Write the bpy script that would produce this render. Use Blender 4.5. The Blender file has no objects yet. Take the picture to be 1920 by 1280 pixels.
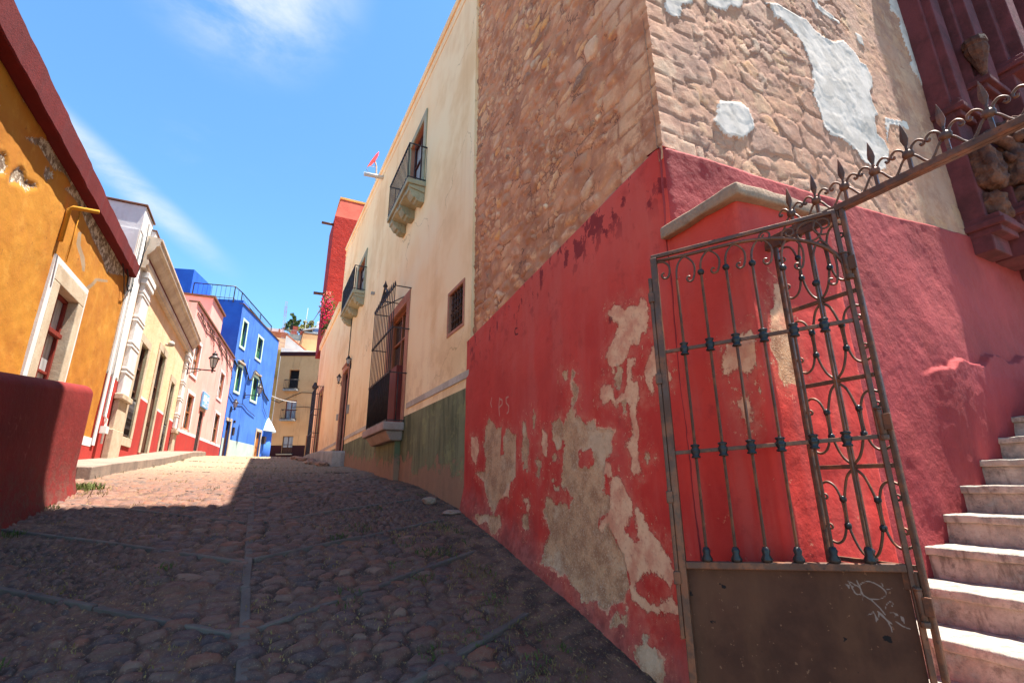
import bpy, bmesh, math, random
import numpy as np
from mathutils import Vector, Matrix
random.seed(7); rng = np.random.default_rng(7)
scene = bpy.context.scene
COL = scene.collection
R = math.radians
# ------------------------------------------------------------------ setting out
# camera eye is the origin (z = 0 is eye level), +Y runs up the street, +X is to the right
SUN = Vector((.285, -.085, 1.0)).normalized()
PY = [-30, -3, 0, 1.2, 2.5, 3.8, 5.2, 7.2, 10, 14.5, 20, 24, 30, 38, 47, 70]
PZ = [-9.5, -2.5, -1.68, -1.38, -1.05, -.71, -.36, -.06, .16, .45, .90, 1.13, 1.42, 1.67, 2.10, 2.9]
def gz(y): return float(np.interp(y, PY, PZ))

def S(r, g, b):
    f = lambda c: (c/255/12.92) if c/255 <= .04045 else ((c/255+.055)/1.055)**2.4
    return (f(r), f(g), f(b), 1)

# ------------------------------------------------------------------ objects
LOC = {}
def thing(name, label, cat, loc=(0, 0, 0), group=None, rotz=0, mb=None, mats=None, **kw):
    if mb is None:
        o = bpy.data.objects.new(name, None); o.empty_display_size = .2
        COL.objects.link(o); o.location = loc; o.rotation_euler = (0, 0, rotz)
        LOC[o.name] = Vector(loc)
    else:
        o = mb.build(name, mats, **kw)
    o['label'] = label; o['category'] = cat
    if group: o['group'] = group
    return o
def structure(name, mb, mats, kind='structure', **kw):
    o = mb.build(name, mats, **kw); o['kind'] = kind
    return o
def retag(o, label, group=None):
    o['label'] = label
    if group: o['group'] = group
def copy_tree(o, parent=None):
    c = o.copy(); COL.objects.link(c)
    if parent is not None: c.parent = parent
    for ch in [x for x in bpy.data.objects if x.parent == o]:
        copy_tree(ch, c)
    return c

class Frame:
    """wall frame: u along the wall, w out of the wall, z up"""
    def __init__(s, p, ang, flip=False, shear=0):
        a = R(ang); s.p = p; s.d = (math.sin(a), math.cos(a)); s.n = (math.cos(a), -math.sin(a)); s.shear = shear
        if flip: s.n = (-s.n[0], -s.n[1])
    def pt(s, u, w, z):
        return (s.p[0]+s.d[0]*u+s.n[0]*w, s.p[1]+s.d[1]*u+s.n[1]*w, z-s.shear*u)

class MB:
    def __init__(s, fr=None): s.v = []; s.f = []; s.m = []; s.sm = []; s.fr = fr
    def P(s, u, w, z): return s.fr.pt(u, w, z) if s.fr else (u, w, z)
    def add(s, vs, fs, mi=0, sm=False):
        b = len(s.v); s.v += [tuple(x) for x in vs]
        for f in fs: s.f.append([b+i for i in f]); s.m.append(mi); s.sm.append(sm)
    def quad(s, pts, mi=0): s.add([s.P(*p) for p in pts], [list(range(len(pts)))], mi)
    def box(s, u0, u1, w0, w1, z0, z1, mi=0):
        vs = [s.P(u, w, z) for z in (z0, z1) for w in (w0, w1) for u in (u0, u1)]
        s.add(vs, [(0, 2, 3, 1), (4, 5, 7, 6), (0, 1, 5, 4), (2, 6, 7, 3), (0, 4, 6, 2), (1, 3, 7, 5)], mi)
    def hexa(s, vs, mi=0):
        s.add([s.P(*v) for v in vs], [(0, 2, 3, 1), (4, 5, 7, 6), (0, 1, 5, 4), (2, 6, 7, 3), (0, 4, 6, 2), (1, 3, 7, 5)], mi)
    def prism(s, poly, w0, w1, mi=0):      # poly of (u, z), extruded in w
        n = len(poly)
        vs = [s.P(u, w0, z) for u, z in poly]+[s.P(u, w1, z) for u, z in poly]
        fs = [list(range(n)), list(range(2*n-1, n-1, -1))]+[(i, (i+1) % n, n+(i+1) % n, n+i) for i in range(n)]
        s.add(vs, fs, mi)
    def extr(s, prof, u0, u1, mi=0):       # prof of (w, z), extruded in u
        n = len(prof)
        vs = [s.P(u0, w, z) for w, z in prof]+[s.P(u1, w, z) for w, z in prof]
        fs = [list(range(n)), list(range(2*n-1, n-1, -1))]+[(i, (i+1) % n, n+(i+1) % n, n+i) for i in range(n)]
        s.add(vs, fs, mi)
    def tube(s, pts, r, n=6, mi=0, local=True, flat=1.0, closed=False):
        P = [Vector(s.P(*p)) if local else Vector(p) for p in pts]
        rr = r if isinstance(r, (list, tuple)) else [r]*len(P)
        vs = []; N = len(P); prev = None
        for i, p in enumerate(P):
            a = P[max(i-1, 0)] if not closed else P[i-1]
            b = P[min(i+1, N-1)] if not closed else P[(i+1) % N]
            t = (b-a)
            if t.length < 1e-9: t = Vector((0, 0, 1))
            t.normalize()
            if prev is None:
                ref = Vector((0, 0, 1)) if abs(t.z) < .9 else Vector((1, 0, 0))
                x = t.cross(ref).normalized()
            else:
                x = (prev-t*prev.dot(t))
                x = x.normalized() if x.length > 1e-6 else t.orthogonal().normalized()
            prev = x; y = t.cross(x)
            for k in range(n):
                a_ = 2*math.pi*k/n+math.pi/n
                vs.append(p+x*(math.cos(a_)*rr[i])+y*(math.sin(a_)*rr[i]*flat))
        fs = []
        for i in range(N if closed else N-1):
            j = (i+1) % N
            for k in range(n): fs.append((i*n+k, i*n+(k+1) % n, j*n+(k+1) % n, j*n+k))
        if not closed: fs += [list(range(n))[::-1], [(N-1)*n+k for k in range(n)]]
        s.add(vs, fs, mi, n > 4)
    def lathe(s, c, prof, n=12, mi=0, local=True, axis=None, sm=True):
        c = Vector(s.P(*c)) if local else Vector(c)
        z = Vector(axis).normalized() if axis else Vector((0, 0, 1))
        x = z.orthogonal().normalized(); y = z.cross(x)
        vs = []
        for r, h in prof:
            for k in range(n):
                a = 2*math.pi*k/n+math.pi/n
                vs.append(c+z*h+x*(r*math.cos(a))+y*(r*math.sin(a)))
        fs = [(i*n+k, i*n+(k+1) % n, (i+1)*n+(k+1) % n, (i+1)*n+k) for i in range(len(prof)-1) for k in range(n)]
        fs += [list(range(n))[::-1], [(len(prof)-1)*n+k for k in range(n)]]
        s.add(vs, fs, mi, sm)
    def build(s, name, mats, parent=None, bevel=0, seg=2, local=False, attrs=None, sub=0):
        me = bpy.data.meshes.new(name)
        off = Vector((0, 0, 0))
        if parent is not None and not local: off = LOC.get(parent.name, Vector((0, 0, 0)))
        vs = np.array(s.v, dtype=float).reshape(-1, 3)-np.array(off)
        me.from_pydata(vs.tolist(), [], s.f)
        for mm in (mats if isinstance(mats, (list, tuple)) else [mats]): me.materials.append(mm)
        me.polygons.foreach_set('material_index', np.array(s.m, dtype=np.int32))
        me.polygons.foreach_set('use_smooth', np.array(s.sm, dtype=bool))
        bm = bmesh.new(); bm.from_mesh(me); bmesh.ops.recalc_face_normals(bm, faces=bm.faces); bm.to_mesh(me); bm.free()
        me.update()
        o = bpy.data.objects.new(name, me); COL.objects.link(o)
        if parent is not None: o.parent = parent
        LOC[o.name] = off
        if bevel:
            b = o.modifiers.new('bevel', 'BEVEL'); b.width = bevel; b.segments = seg; b.limit_method = 'ANGLE'; b.angle_limit = R(35)
        return o

def grid_mesh(name, P, attrs, mat, parent=None, smooth=True):
    """P: (rows, cols, 3) array -> one mesh with float attributes"""
    r, c, _ = P.shape
    off = np.array(LOC.get(parent.name, Vector((0, 0, 0)))) if parent is not None else np.zeros(3)
    me = bpy.data.meshes.new(name)
    me.vertices.add(r*c); me.vertices.foreach_set('co', (P.reshape(-1, 3)-off).astype(np.float32).ravel())
    ii = np.arange(r*c).reshape(r, c)
    q = np.stack([ii[:-1, :-1], ii[:-1, 1:], ii[1:, 1:], ii[1:, :-1]], -1).reshape(-1, 4)
    me.loops.add(q.size); me.loops.foreach_set('vertex_index', q.ravel().astype(np.int32))
    me.polygons.add(len(q)); me.polygons.foreach_set('loop_start', (np.arange(len(q))*4).astype(np.int32))
    me.polygons.foreach_set('loop_total', np.full(len(q), 4, np.int32))
    me.polygons.foreach_set('use_smooth', np.full(len(q), smooth))
    me.update(); me.validate()
    for k, a in attrs.items():
        at = me.attributes.new(k, 'FLOAT', 'POINT'); at.data.foreach_set('value', np.asarray(a, np.float32).ravel())
    me.materials.append(mat)
    o = bpy.data.objects.new(name, me); COL.objects.link(o)
    if parent is not None: o.parent = parent
    LOC[o.name] = Vector(off)
    return o

# ------------------------------------------------------------------ numpy patterns
def hsh(i, j, k):
    n = np.sin(i*127.1+j*311.7+k*74.7)*43758.5453
    return n-np.floor(n)
def vnoise(u, v, k=0):
    i = np.floor(u); j = np.floor(v); a = u-i; b = v-j
    a = a*a*(3-2*a); b = b*b*(3-2*b)
    return (hsh(i, j, k)*(1-a)+hsh(i+1, j, k)*a)*(1-b)+(hsh(i, j+1, k)*(1-a)+hsh(i+1, j+1, k)*a)*b
def fbm(u, v, k=0, o=4):
    t = 0; a = .5
    for q in range(o): t = t+a*vnoise(u*2**q, v*2**q, k+q*7); a *= .5
    return t
def cells(u, v, k=0, jit=.42):
    """F1, F2-F1 and a random number per cell of a jittered grid"""
    i0 = np.floor(u); j0 = np.floor(v)
    f1 = np.full(u.shape, 9.); f2 = np.full(u.shape, 9.); rn = np.zeros(u.shape); sx = np.zeros(u.shape); sy = np.zeros(u.shape)
    for di in (-1, 0, 1):
        for dj in (-1, 0, 1):
            i = i0+di; j = j0+dj
            off = .5*(np.mod(j, 2))
            cx = i+.5+(hsh(i, j, k)-.5)*2*jit; cy = j+.5+(hsh(i, j, k+3)-.5)*2*jit
            wgt = .8+.45*hsh(i, j, k+9)
            d = np.hypot(u-cx, v-cy)*wgt
            n1 = d < f1
            f2 = np.where(n1, f1, np.minimum(f2, d))
            rn = np.where(n1, hsh(i, j, k+5), rn); sx = np.where(n1, u-cx, sx); sy = np.where(n1, v-cy, sy)
            f1 = np.where(n1, d, f1)
    return f1, f2-f1, rn, sx, sy
def sst(a, b, x):
    t = np.clip((x-a)/(b-a), 0, 1); return t*t*(3-2*t)
def sdf(U, V, polys, far=-.3):
    """signed distance (inside positive) to the union of polygons"""
    out = np.full(U.shape, far)
    for poly in polys:
        p = np.array(poly); lo = p.min(0)-.12; hi = p.max(0)+.12
        m = (U > lo[0]) & (U < hi[0]) & (V > lo[1]) & (V < hi[1])
        if not m.any(): continue
        x = U[m]; y = V[m]; d = np.full(x.shape, 9.); ins = np.zeros(x.shape, bool)
        n = len(p)
        for i in range(n):
            a = p[i]; b = p[(i+1) % n]; e = b-a; L = max(e@e, 1e-9)
            t = np.clip(((x-a[0])*e[0]+(y-a[1])*e[1])/L, 0, 1)
            d = np.minimum(d, np.hypot(x-a[0]-t*e[0], y-a[1]-t*e[1]))
            c = ((a[1] > y) != (b[1] > y)) & (x < (b[0]-a[0])*(y-a[1])/((b[1]-a[1]) if b[1] != a[1] else 1e-9)+a[0])
            ins ^= c
        out[m] = np.maximum(out[m], np.where(ins, d, -d))
    return out
def sdf_line(U, V, lines):
    out = np.full(U.shape, .3)
    for ln in lines:
        for a, b in zip(ln[:-1], ln[1:]):
            a = np.array(a); b = np.array(b); e = b-a; L = max(e@e, 1e-9)
            lo = np.minimum(a, b)-.1; hi = np.maximum(a, b)+.1
            m = (U > lo[0]) & (U < hi[0]) & (V > lo[1]) & (V < hi[1])
            t = np.clip(((U[m]-a[0])*e[0]+(V[m]-a[1])*e[1])/L, 0, 1)
            out[m] = np.minimum(out[m], np.hypot(U[m]-a[0]-t*e[0], V[m]-a[1]-t*e[1]))
    return out

# ------------------------------------------------------------------ materials
class NT:
    def __init__(s, name):
        s.m = bpy.data.materials.new(name); s.m.use_nodes = True; s.t = s.m.node_tree; s.t.nodes.clear()
        s.out = s.n('ShaderNodeOutputMaterial'); s.b = s.n('ShaderNodeBsdfPrincipled')
        s.t.links.new(s.b.outputs[0], s.out.inputs[0])
        s.b.inputs['Specular IOR Level'].default_value = .25
        s._pos = None
    def n(s, ty, **kw):
        x = s.t.nodes.new(ty)
        for k, v in kw.items(): setattr(x, k, v)
        return x
    def put(s, sock, v):
        if hasattr(v, 'is_output'): s.t.links.new(v, sock)
        elif v is not None: sock.default_value = v
    @property
    def pos(s):
        if s._pos is None: s._pos = s.n('ShaderNodeNewGeometry').outputs['Position']
        return s._pos
    def obj(s): return s.n('ShaderNodeTexCoord').outputs['Object']
    def mapv(s, v, sc=(1, 1, 1), loc=(0, 0, 0)):
        x = s.n('ShaderNodeMapping'); s.put(x.inputs[0], v); x.inputs['Scale'].default_value = sc; x.inputs['Location'].default_value = loc
        return x.outputs[0]
    def noise(s, sc, det=4, rough=.55, v=None, dist=0):
        x = s.n('ShaderNodeTexNoise'); s.put(x.inputs['Vector'], v or s.pos)
        x.inputs['Scale'].default_value = sc; x.inputs['Detail'].default_value = det; x.inputs['Roughness'].default_value = rough
        x.inputs['Distortion'].default_value = dist
        return x.outputs['Fac']
    def voro(s, sc, v=None, feat='F1', out='Distance'):
        x = s.n('ShaderNodeTexVoronoi', feature=feat); s.put(x.inputs['Vector'], v or s.pos); x.inputs['Scale'].default_value = sc
        return x.outputs[out]
    def mr(s, v, a, b, c=0, d=1):
        x = s.n('ShaderNodeMapRange', interpolation_type='SMOOTHSTEP'); s.put(x.inputs[0], v)
        for i, q in enumerate((a, b, c, d)): x.inputs[i+1].default_value = q
        return x.outputs[0]
    def ma(s, op, a, b=0, cl=False):
        x = s.n('ShaderNodeMath', operation=op, use_clamp=cl); s.put(x.inputs[0], a); s.put(x.inputs[1], b)
        return x.outputs[0]
    def mix(s, f, a, b, bl='MIX'):
        x = s.n('ShaderNodeMix', data_type='RGBA', blend_type=bl); s.put(x.inputs[0], f); s.put(x.inputs[6], a); s.put(x.inputs[7], b)
        return x.outputs[2]
    def ramp(s, f, st):
        x = s.n('ShaderNodeValToRGB'); s.put(x.inputs[0], f); e = x.color_ramp.elements
        while len(e) < len(st): e.new(.5)
        for q, (p, c) in zip(e, st): q.position = p; q.color = c
        return x.outputs[0]
    def attr(s, k): return s.n('ShaderNodeAttribute', attribute_name=k).outputs['Fac']
    def sep(s, v=None):
        x = s.n('ShaderNodeSeparateXYZ'); s.put(x.inputs[0], v or s.pos); return x.outputs
    def bump(s, h, st=.5, d=.01, nrm=None):
        x = s.n('ShaderNodeBump'); s.put(x.inputs['Height'], h); x.inputs['Strength'].default_value = st; x.inputs['Distance'].default_value = d
        if nrm is not None: s.put(x.inputs['Normal'], nrm)
        return x.outputs[0]
    def fin(s, col, rough=.9, nrm=None, spec=None, metal=None):
        s.put(s.b.inputs['Base Color'], col); s.put(s.b.inputs['Roughness'], rough)
        if nrm is not None: s.put(s.b.inputs['Normal'], nrm)
        if spec is not None: s.b.inputs['Specular IOR Level'].default_value = spec
        if metal is not None: s.put(s.b.inputs['Metallic'], metal)
        return s.m

def lum(c, k): return (c[0]*k, c[1]*k, c[2]*k, 1)
def plaster(name, c1, c2, stain=None, sc=1.3, bump=.35, grain=45, stain_amt=.35, lumps=.5):
    t = NT(name)
    col = t.mix(t.mr(t.noise(sc, 6, .6), .35, .65), c1, c2)
    col = t.mix(t.ma('MULTIPLY', t.mr(t.noise(9, 5, .7), .5, .75), .35), col, lum(c1, 1.18))
    if stain:
        st = t.noise(1.6, 6, .65, t.mapv(t.pos, (2.2, 2.2, .35)))
        col = t.mix(t.ma('MULTIPLY', t.mr(st, .52, .72), stain_amt), col, stain)
        sp = t.mr(t.voro(7), .05, .0)
        col = t.mix(t.ma('MULTIPLY', t.ma('MULTIPLY', sp, t.mr(t.noise(2.1, 3), .5, .6)), .7), col, lum(stain, .7))
    h = t.ma('ADD', t.ma('MULTIPLY', t.noise(grain, 4, .6), .35), t.ma('MULTIPLY', t.noise(5, 4, .55), lumps))
    return t.fin(col, .92, t.bump(h, bump, .03))
def simple(name, c, rough=.6, metal=0, var=.25, bump=0, sc=6, spec=.3):
    t = NT(name)
    col = t.mix(t.mr(t.noise(sc, 5, .6), .3, .7), lum(c, 1-var), lum(c, 1+var*.6))
    nr = t.bump(t.noise(sc*8, 4), bump, .004) if bump else None
    return t.fin(col, rough, nr, spec, metal)
def stone_mat(name, c1, c2, bump=.5):
    t = NT(name)
    col = t.mix(t.mr(t.noise(2.2, 6, .65), .35, .65), c1, c2)
    col = t.mix(t.ma('MULTIPLY', t.mr(t.noise(30, 4, .7), .52, .68), .5), col, lum(c1, .55))
    h = t.ma('ADD', t.noise(40, 5, .7), t.noise(7, 3))
    return t.fin(col, .9, t.bump(h, bump, .012))
def wood(name, c, rough=.55):
    t = NT(name)
    g = t.noise(14, 6, .65, t.mapv(t.pos, (3, 3, .25)))
    col = t.mix(t.mr(g, .3, .7), lum(c, .55), lum(c, 1.25))
    return t.fin(col, rough, t.bump(g, .25, .004))
def iron(name, c, rust, amt=.5, rough=.5):
    t = NT(name)
    f = t.mr(t.noise(11, 6, .7), .45, .62)
    col = t.mix(t.ma('MULTIPLY', f, amt), c, rust)
    col = t.mix(t.ma('MULTIPLY', t.mr(t.noise(40, 4, .7), .6, .7), .6), col, (.012, .01, .009, 1))
    return t.fin(col, t.mr(t.noise(8, 3), .3, .7, rough-.12, rough+.2), t.bump(t.noise(60, 4, .7), .3, .004), .4, .15)

M = {}
M['orange'] = plaster('orange_plaster', S(184, 124, 34), S(190, 132, 40), S(150, 94, 34), bump=.45, lumps=.9)
M['white'] = plaster('white_paint', (.66, .64, .62, 1), (.58, .55, .53, 1), (.46, .42, .40, 1), bump=.2)
M['yellow'] = plaster('yellow_roughcast', S(222, 188, 152), S(216, 178, 138), S(180, 152, 108), bump=.8, grain=16)
M['cream'] = plaster('cream_plaster', S(244, 214, 162), S(236, 200, 146), S(200, 152, 98), sc=.6, bump=.16, lumps=.35, stain_amt=.4)
M['pink'] = plaster('pink_plaster', S(230, 168, 154), S(224, 158, 146), S(176, 118, 104), bump=.12, lumps=.25, stain_amt=.5)
M['reddado'] = plaster('red_dado', S(164, 48, 40), S(152, 40, 34), S(140, 60, 50), bump=.2)
M['lowred'] = plaster('dark_red_wall', S(176, 48, 42), S(156, 38, 36), S(110, 34, 32), bump=.35, sc=2.5)
M['eavered'] = plaster('eave_red', S(104, 24, 24), S(92, 20, 22), S(66, 20, 20), bump=.4)
M['blue'] = plaster('blue_plaster', S(68, 116, 196), S(58, 104, 188), S(40, 78, 150), sc=.8, bump=.15, stain_amt=.55)
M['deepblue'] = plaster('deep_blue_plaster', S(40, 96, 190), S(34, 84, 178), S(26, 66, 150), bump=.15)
M['palegreen'] = plaster('pale_green_dado', S(168, 184, 170), S(158, 174, 162), S(150, 160, 150), bump=.15)
M['beige'] = plaster('beige_plaster', S(222, 172, 120), S(208, 156, 106), S(160, 112, 76), sc=.5, bump=.12)
M['ochre'] = plaster('ochre_plaster', S(216, 168, 100), S(200, 150, 84), S(130, 96, 66), bump=.2)
M['maroon'] = plaster('maroon_dado', S(66, 30, 30), S(54, 26, 28), S(40, 24, 26), bump=.15)
M['redhouse'] = plaster('red_render', S(158, 48, 40), S(142, 42, 36), S(130, 44, 38), bump=.9, grain=9, lumps=1.0)
M['redhouse2'] = plaster('faded_red_render', S(172, 82, 66), S(160, 72, 58), S(150, 70, 56), bump=.5)
M['kerb'] = stone_mat('kerb_stone', S(140, 122, 108), S(116, 102, 92))
M['frame_stone'] = stone_mat('sandstone', S(190, 174, 150), S(170, 150, 126), .3)
M['grey_stone'] = stone_mat('grey_green_stone', S(176, 168, 140), S(150, 146, 122), .3)
M['sill_stone'] = stone_mat('painted_sill_stone', S(176, 152, 140), S(160, 134, 122), .2)
M['pinkframe'] = stone_mat('pink_cantera', S(190, 132, 106), S(170, 112, 90), .3)
M['cope'] = stone_mat('coping_stone', S(166, 136, 112), S(130, 106, 90), .9)
M['winwood'] = wood('red_brown_wood', S(122, 44, 34))
M['darkwood'] = wood('dark_wood', S(84, 52, 38))
M['doorwood'] = wood('dark_red_door', S(70, 28, 26))
M['greenwood'] = wood('green_shutter', S(60, 112, 78))
M['tanwood'] = wood('tan_shutter', S(168, 112, 72))
M['orangewood'] = wood('orange_wood', S(160, 92, 54))
M['yellowwood'] = wood('yellow_door', S(170, 104, 44))
M['greenframe'] = simple('pale_green_trim', S(196, 224, 190), .8, var=.1)
M['bluewhite'] = simple('pale_blue_trim', S(208, 228, 240), .8, var=.1)
M['iron'] = iron('brown_iron', S(88, 60, 46), S(132, 80, 52), .75)
M['black_iron'] = iron('black_iron', S(52, 46, 46), S(84, 58, 48), .35)
M['collar'] = iron('black_cast_iron', S(34, 33, 34), S(70, 58, 52), .3, .35)
M['cable'] = simple('black_cable', (.02, .02, .022, 1), .5)
M['palecable'] = simple('pale_cable', (.6, .58, .56, 1), .5)
t = NT('window_glass'); M['glass'] = t.fin(t.mix(t.mr(t.noise(1.5, 3), .3, .7), (.016, .018, .02, 1), (.05, .055, .06, 1)), .06, None, .6)
t = NT('curtained_glass'); M['curtain'] = t.fin(t.mix(t.mr(t.noise(2.5, 4, .6, t.mapv(t.pos, (5, 5, .6))), .35, .65), (.30, .30, .30, 1), (.48, .49, .50, 1)), .25, None, .5)
M['dark'] = simple('dark_interior', (.012, .011, .011, 1), .9)
M['lampglass'] = simple('frosted_lamp_glass', (.52, .5, .48, 1), .25, var=.15)
M['dish'] = simple('red_dish', S(206, 50, 60), .45, var=.1)
M['pipe'] = simple('white_pipe', (.66, .64, .6, 1), .5, var=.12)
M['terracotta'] = stone_mat('terracotta', S(186, 108, 72), S(160, 86, 58), .4)
M['rustroof'] = stone_mat('brown_roof_edge', S(120, 84, 62), S(100, 70, 54), .3)
M['concrete'] = stone_mat('grey_concrete', S(170, 164, 156), S(142, 138, 132), .4)
M['tank'] = simple('water_tank', (.7, .7, .68, 1), .6, var=.08)
M['blacktank'] = simple('black_tank', (.02, .02, .022, 1), .4)
M['steel'] = simple('mast_steel', S(190, 180, 182), .5)
M['mastred'] = simple('mast_red', S(190, 110, 104), .5)
M['petal'] = simple('bougainvillea_petal', S(226, 44, 110), .7, var=.25, sc=9)
M['petal2'] = simple('coral_petal', S(232, 110, 110), .7, var=.25, sc=9)
M['leaf'] = simple('leaf', S(72, 92, 40), .7, var=.4, sc=5)
def foliage(name, a, b):
    t = NT(name); m = t.fin(t.mix(t.mr(t.noise(.8, 4), .35, .65), a, b), .75); return m
M['tree1'] = foliage('dark_foliage', S(66, 84, 46), S(94, 108, 62))
M['tree2'] = foliage('olive_foliage', S(122, 124, 70), S(160, 152, 92))
M['bark'] = stone_mat('bark', S(104, 84, 70), S(80, 64, 54))
M['weed'] = foliage('weed', S(58, 74, 30), S(86, 92, 42))
M['straw'] = foliage('dry_grass', S(146, 118, 72), S(112, 90, 52))
M['rubble'] = stone_mat('rubble_stone', S(164, 132, 112), S(130, 102, 90))
M['quartz'] = stone_mat('pale_loose_stone', S(200, 186, 170), S(168, 150, 136))
M['strip'] = stone_mat('strip_slate', S(112, 96, 86), S(90, 76, 70), .5)
M['cornice'] = stone_mat('limewashed_stone', S(206, 192, 174), S(182, 164, 146), .25)
W_peach=[[(2.547,1.186),(2.479,1.178),(2.428,1.131),(2.363,1.132),(2.303,1.112),(2.259,1.147),(2.221,1.127),(2.207,1.009),(2.215,0.942),(2.247,0.916),(2.285,0.92),(2.313,0.858),(2.393,0.871),(2.442,0.805),(2.49,0.759),(2.567,0.761),(2.584,0.706),(2.632,0.804),(2.657,0.84),(2.636,0.881),(2.546,0.971),(2.518,1.016),(2.494,1.039),(2.546,1.085),(2.598,1.148)],[(2.434,0.782),(2.393,0.779),(2.358,0.757),(2.372,0.726),(2.411,0.706),(2.41,0.63),(2.392,0.606),(2.362,0.607),(2.346,0.538),(2.372,0.436),(2.391,0.386),(2.37,0.332),(2.39,0.231),(2.394,0.13),(2.386,0.068),(2.428,0.032),(2.464,0.057),(2.465,0.133),(2.48,0.185),(2.504,0.246),(2.451,0.261),(2.428,0.285),(2.455,0.407),(2.438,0.471),(2.495,0.514),(2.538,0.513),(2.585,0.485),(2.635,0.542),(2.72,0.511),(2.75,0.566),(2.752,0.633),(2.706,0.655),(2.647,0.652),(2.605,0.616),(2.62,0.582),(2.578,0.547),(2.49,0.561),(2.463,0.612),(2.454,0.694)],[(2.193,0.813),(2.176,0.802),(2.165,0.74),(2.081,0.644),(2.063,0.59),(2.084,0.557),(2.119,0.551),(2.159,0.583),(2.179,0.561),(2.189,0.621),(2.217,0.62),(2.219,0.53),(2.24,0.508),(2.275,0.605),(2.277,0.665),(2.228,0.755)],[(3.559,0.417),(3.492,0.402),(3.472,0.275),(3.501,0.218),(3.552,0.212),(3.581,0.316)],[(5.134,0.495),(4.954,0.48),(4.92,0.345),(5,0.174),(5.125,0.29)],[(2.73,0.158),(2.689,0.116),(2.662,0.048),(2.699,0.009),(2.728,0.063),(2.764,0.05)],[(3.094,0.563),(3.054,0.525),(3.058,0.471),(3.1,0.468),(3.142,0.489)],[(2.684,0.018),(2.605,0.033),(2.567,-0.003),(2.526,-0.074),(2.483,-0.112),(2.48,-0.161),(2.526,-0.221),(2.567,-0.302),(2.522,-0.327),(2.464,-0.35),(2.467,-0.247),(2.477,-0.17),(2.454,-0.136),(2.4,-0.186),(2.365,-0.249),(2.316,-0.309),(2.242,-0.363),(2.197,-0.41),(2.171,-0.489),(2.228,-0.548),(2.261,-0.503),(2.338,-0.488),(2.456,-0.532),(2.521,-0.587),(2.469,-0.64),(2.414,-0.656),(2.333,-0.658),(2.211,-0.602),(2.16,-0.633),(2.167,-0.682),(2.284,-0.682),(2.339,-0.71),(2.42,-0.709),(2.476,-0.703),(2.561,-0.675),(2.562,-0.547),(2.628,-0.424),(2.732,-0.285),(2.826,-0.333),(2.852,-0.314),(2.836,-0.239),(2.723,-0.192)],[(4.342,0.032),(4.165,0.001),(4.2,-0.117),(4.342,-0.134),(4.454,-0.091),(4.492,-0.184),(4.568,-0.279),(4.612,-0.061),(4.696,0.035)],[(3.928,-0.132),(3.814,-0.13),(3.797,-0.188),(3.836,-0.231),(3.88,-0.225),(3.852,-0.164),(3.917,-0.158)]]
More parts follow.
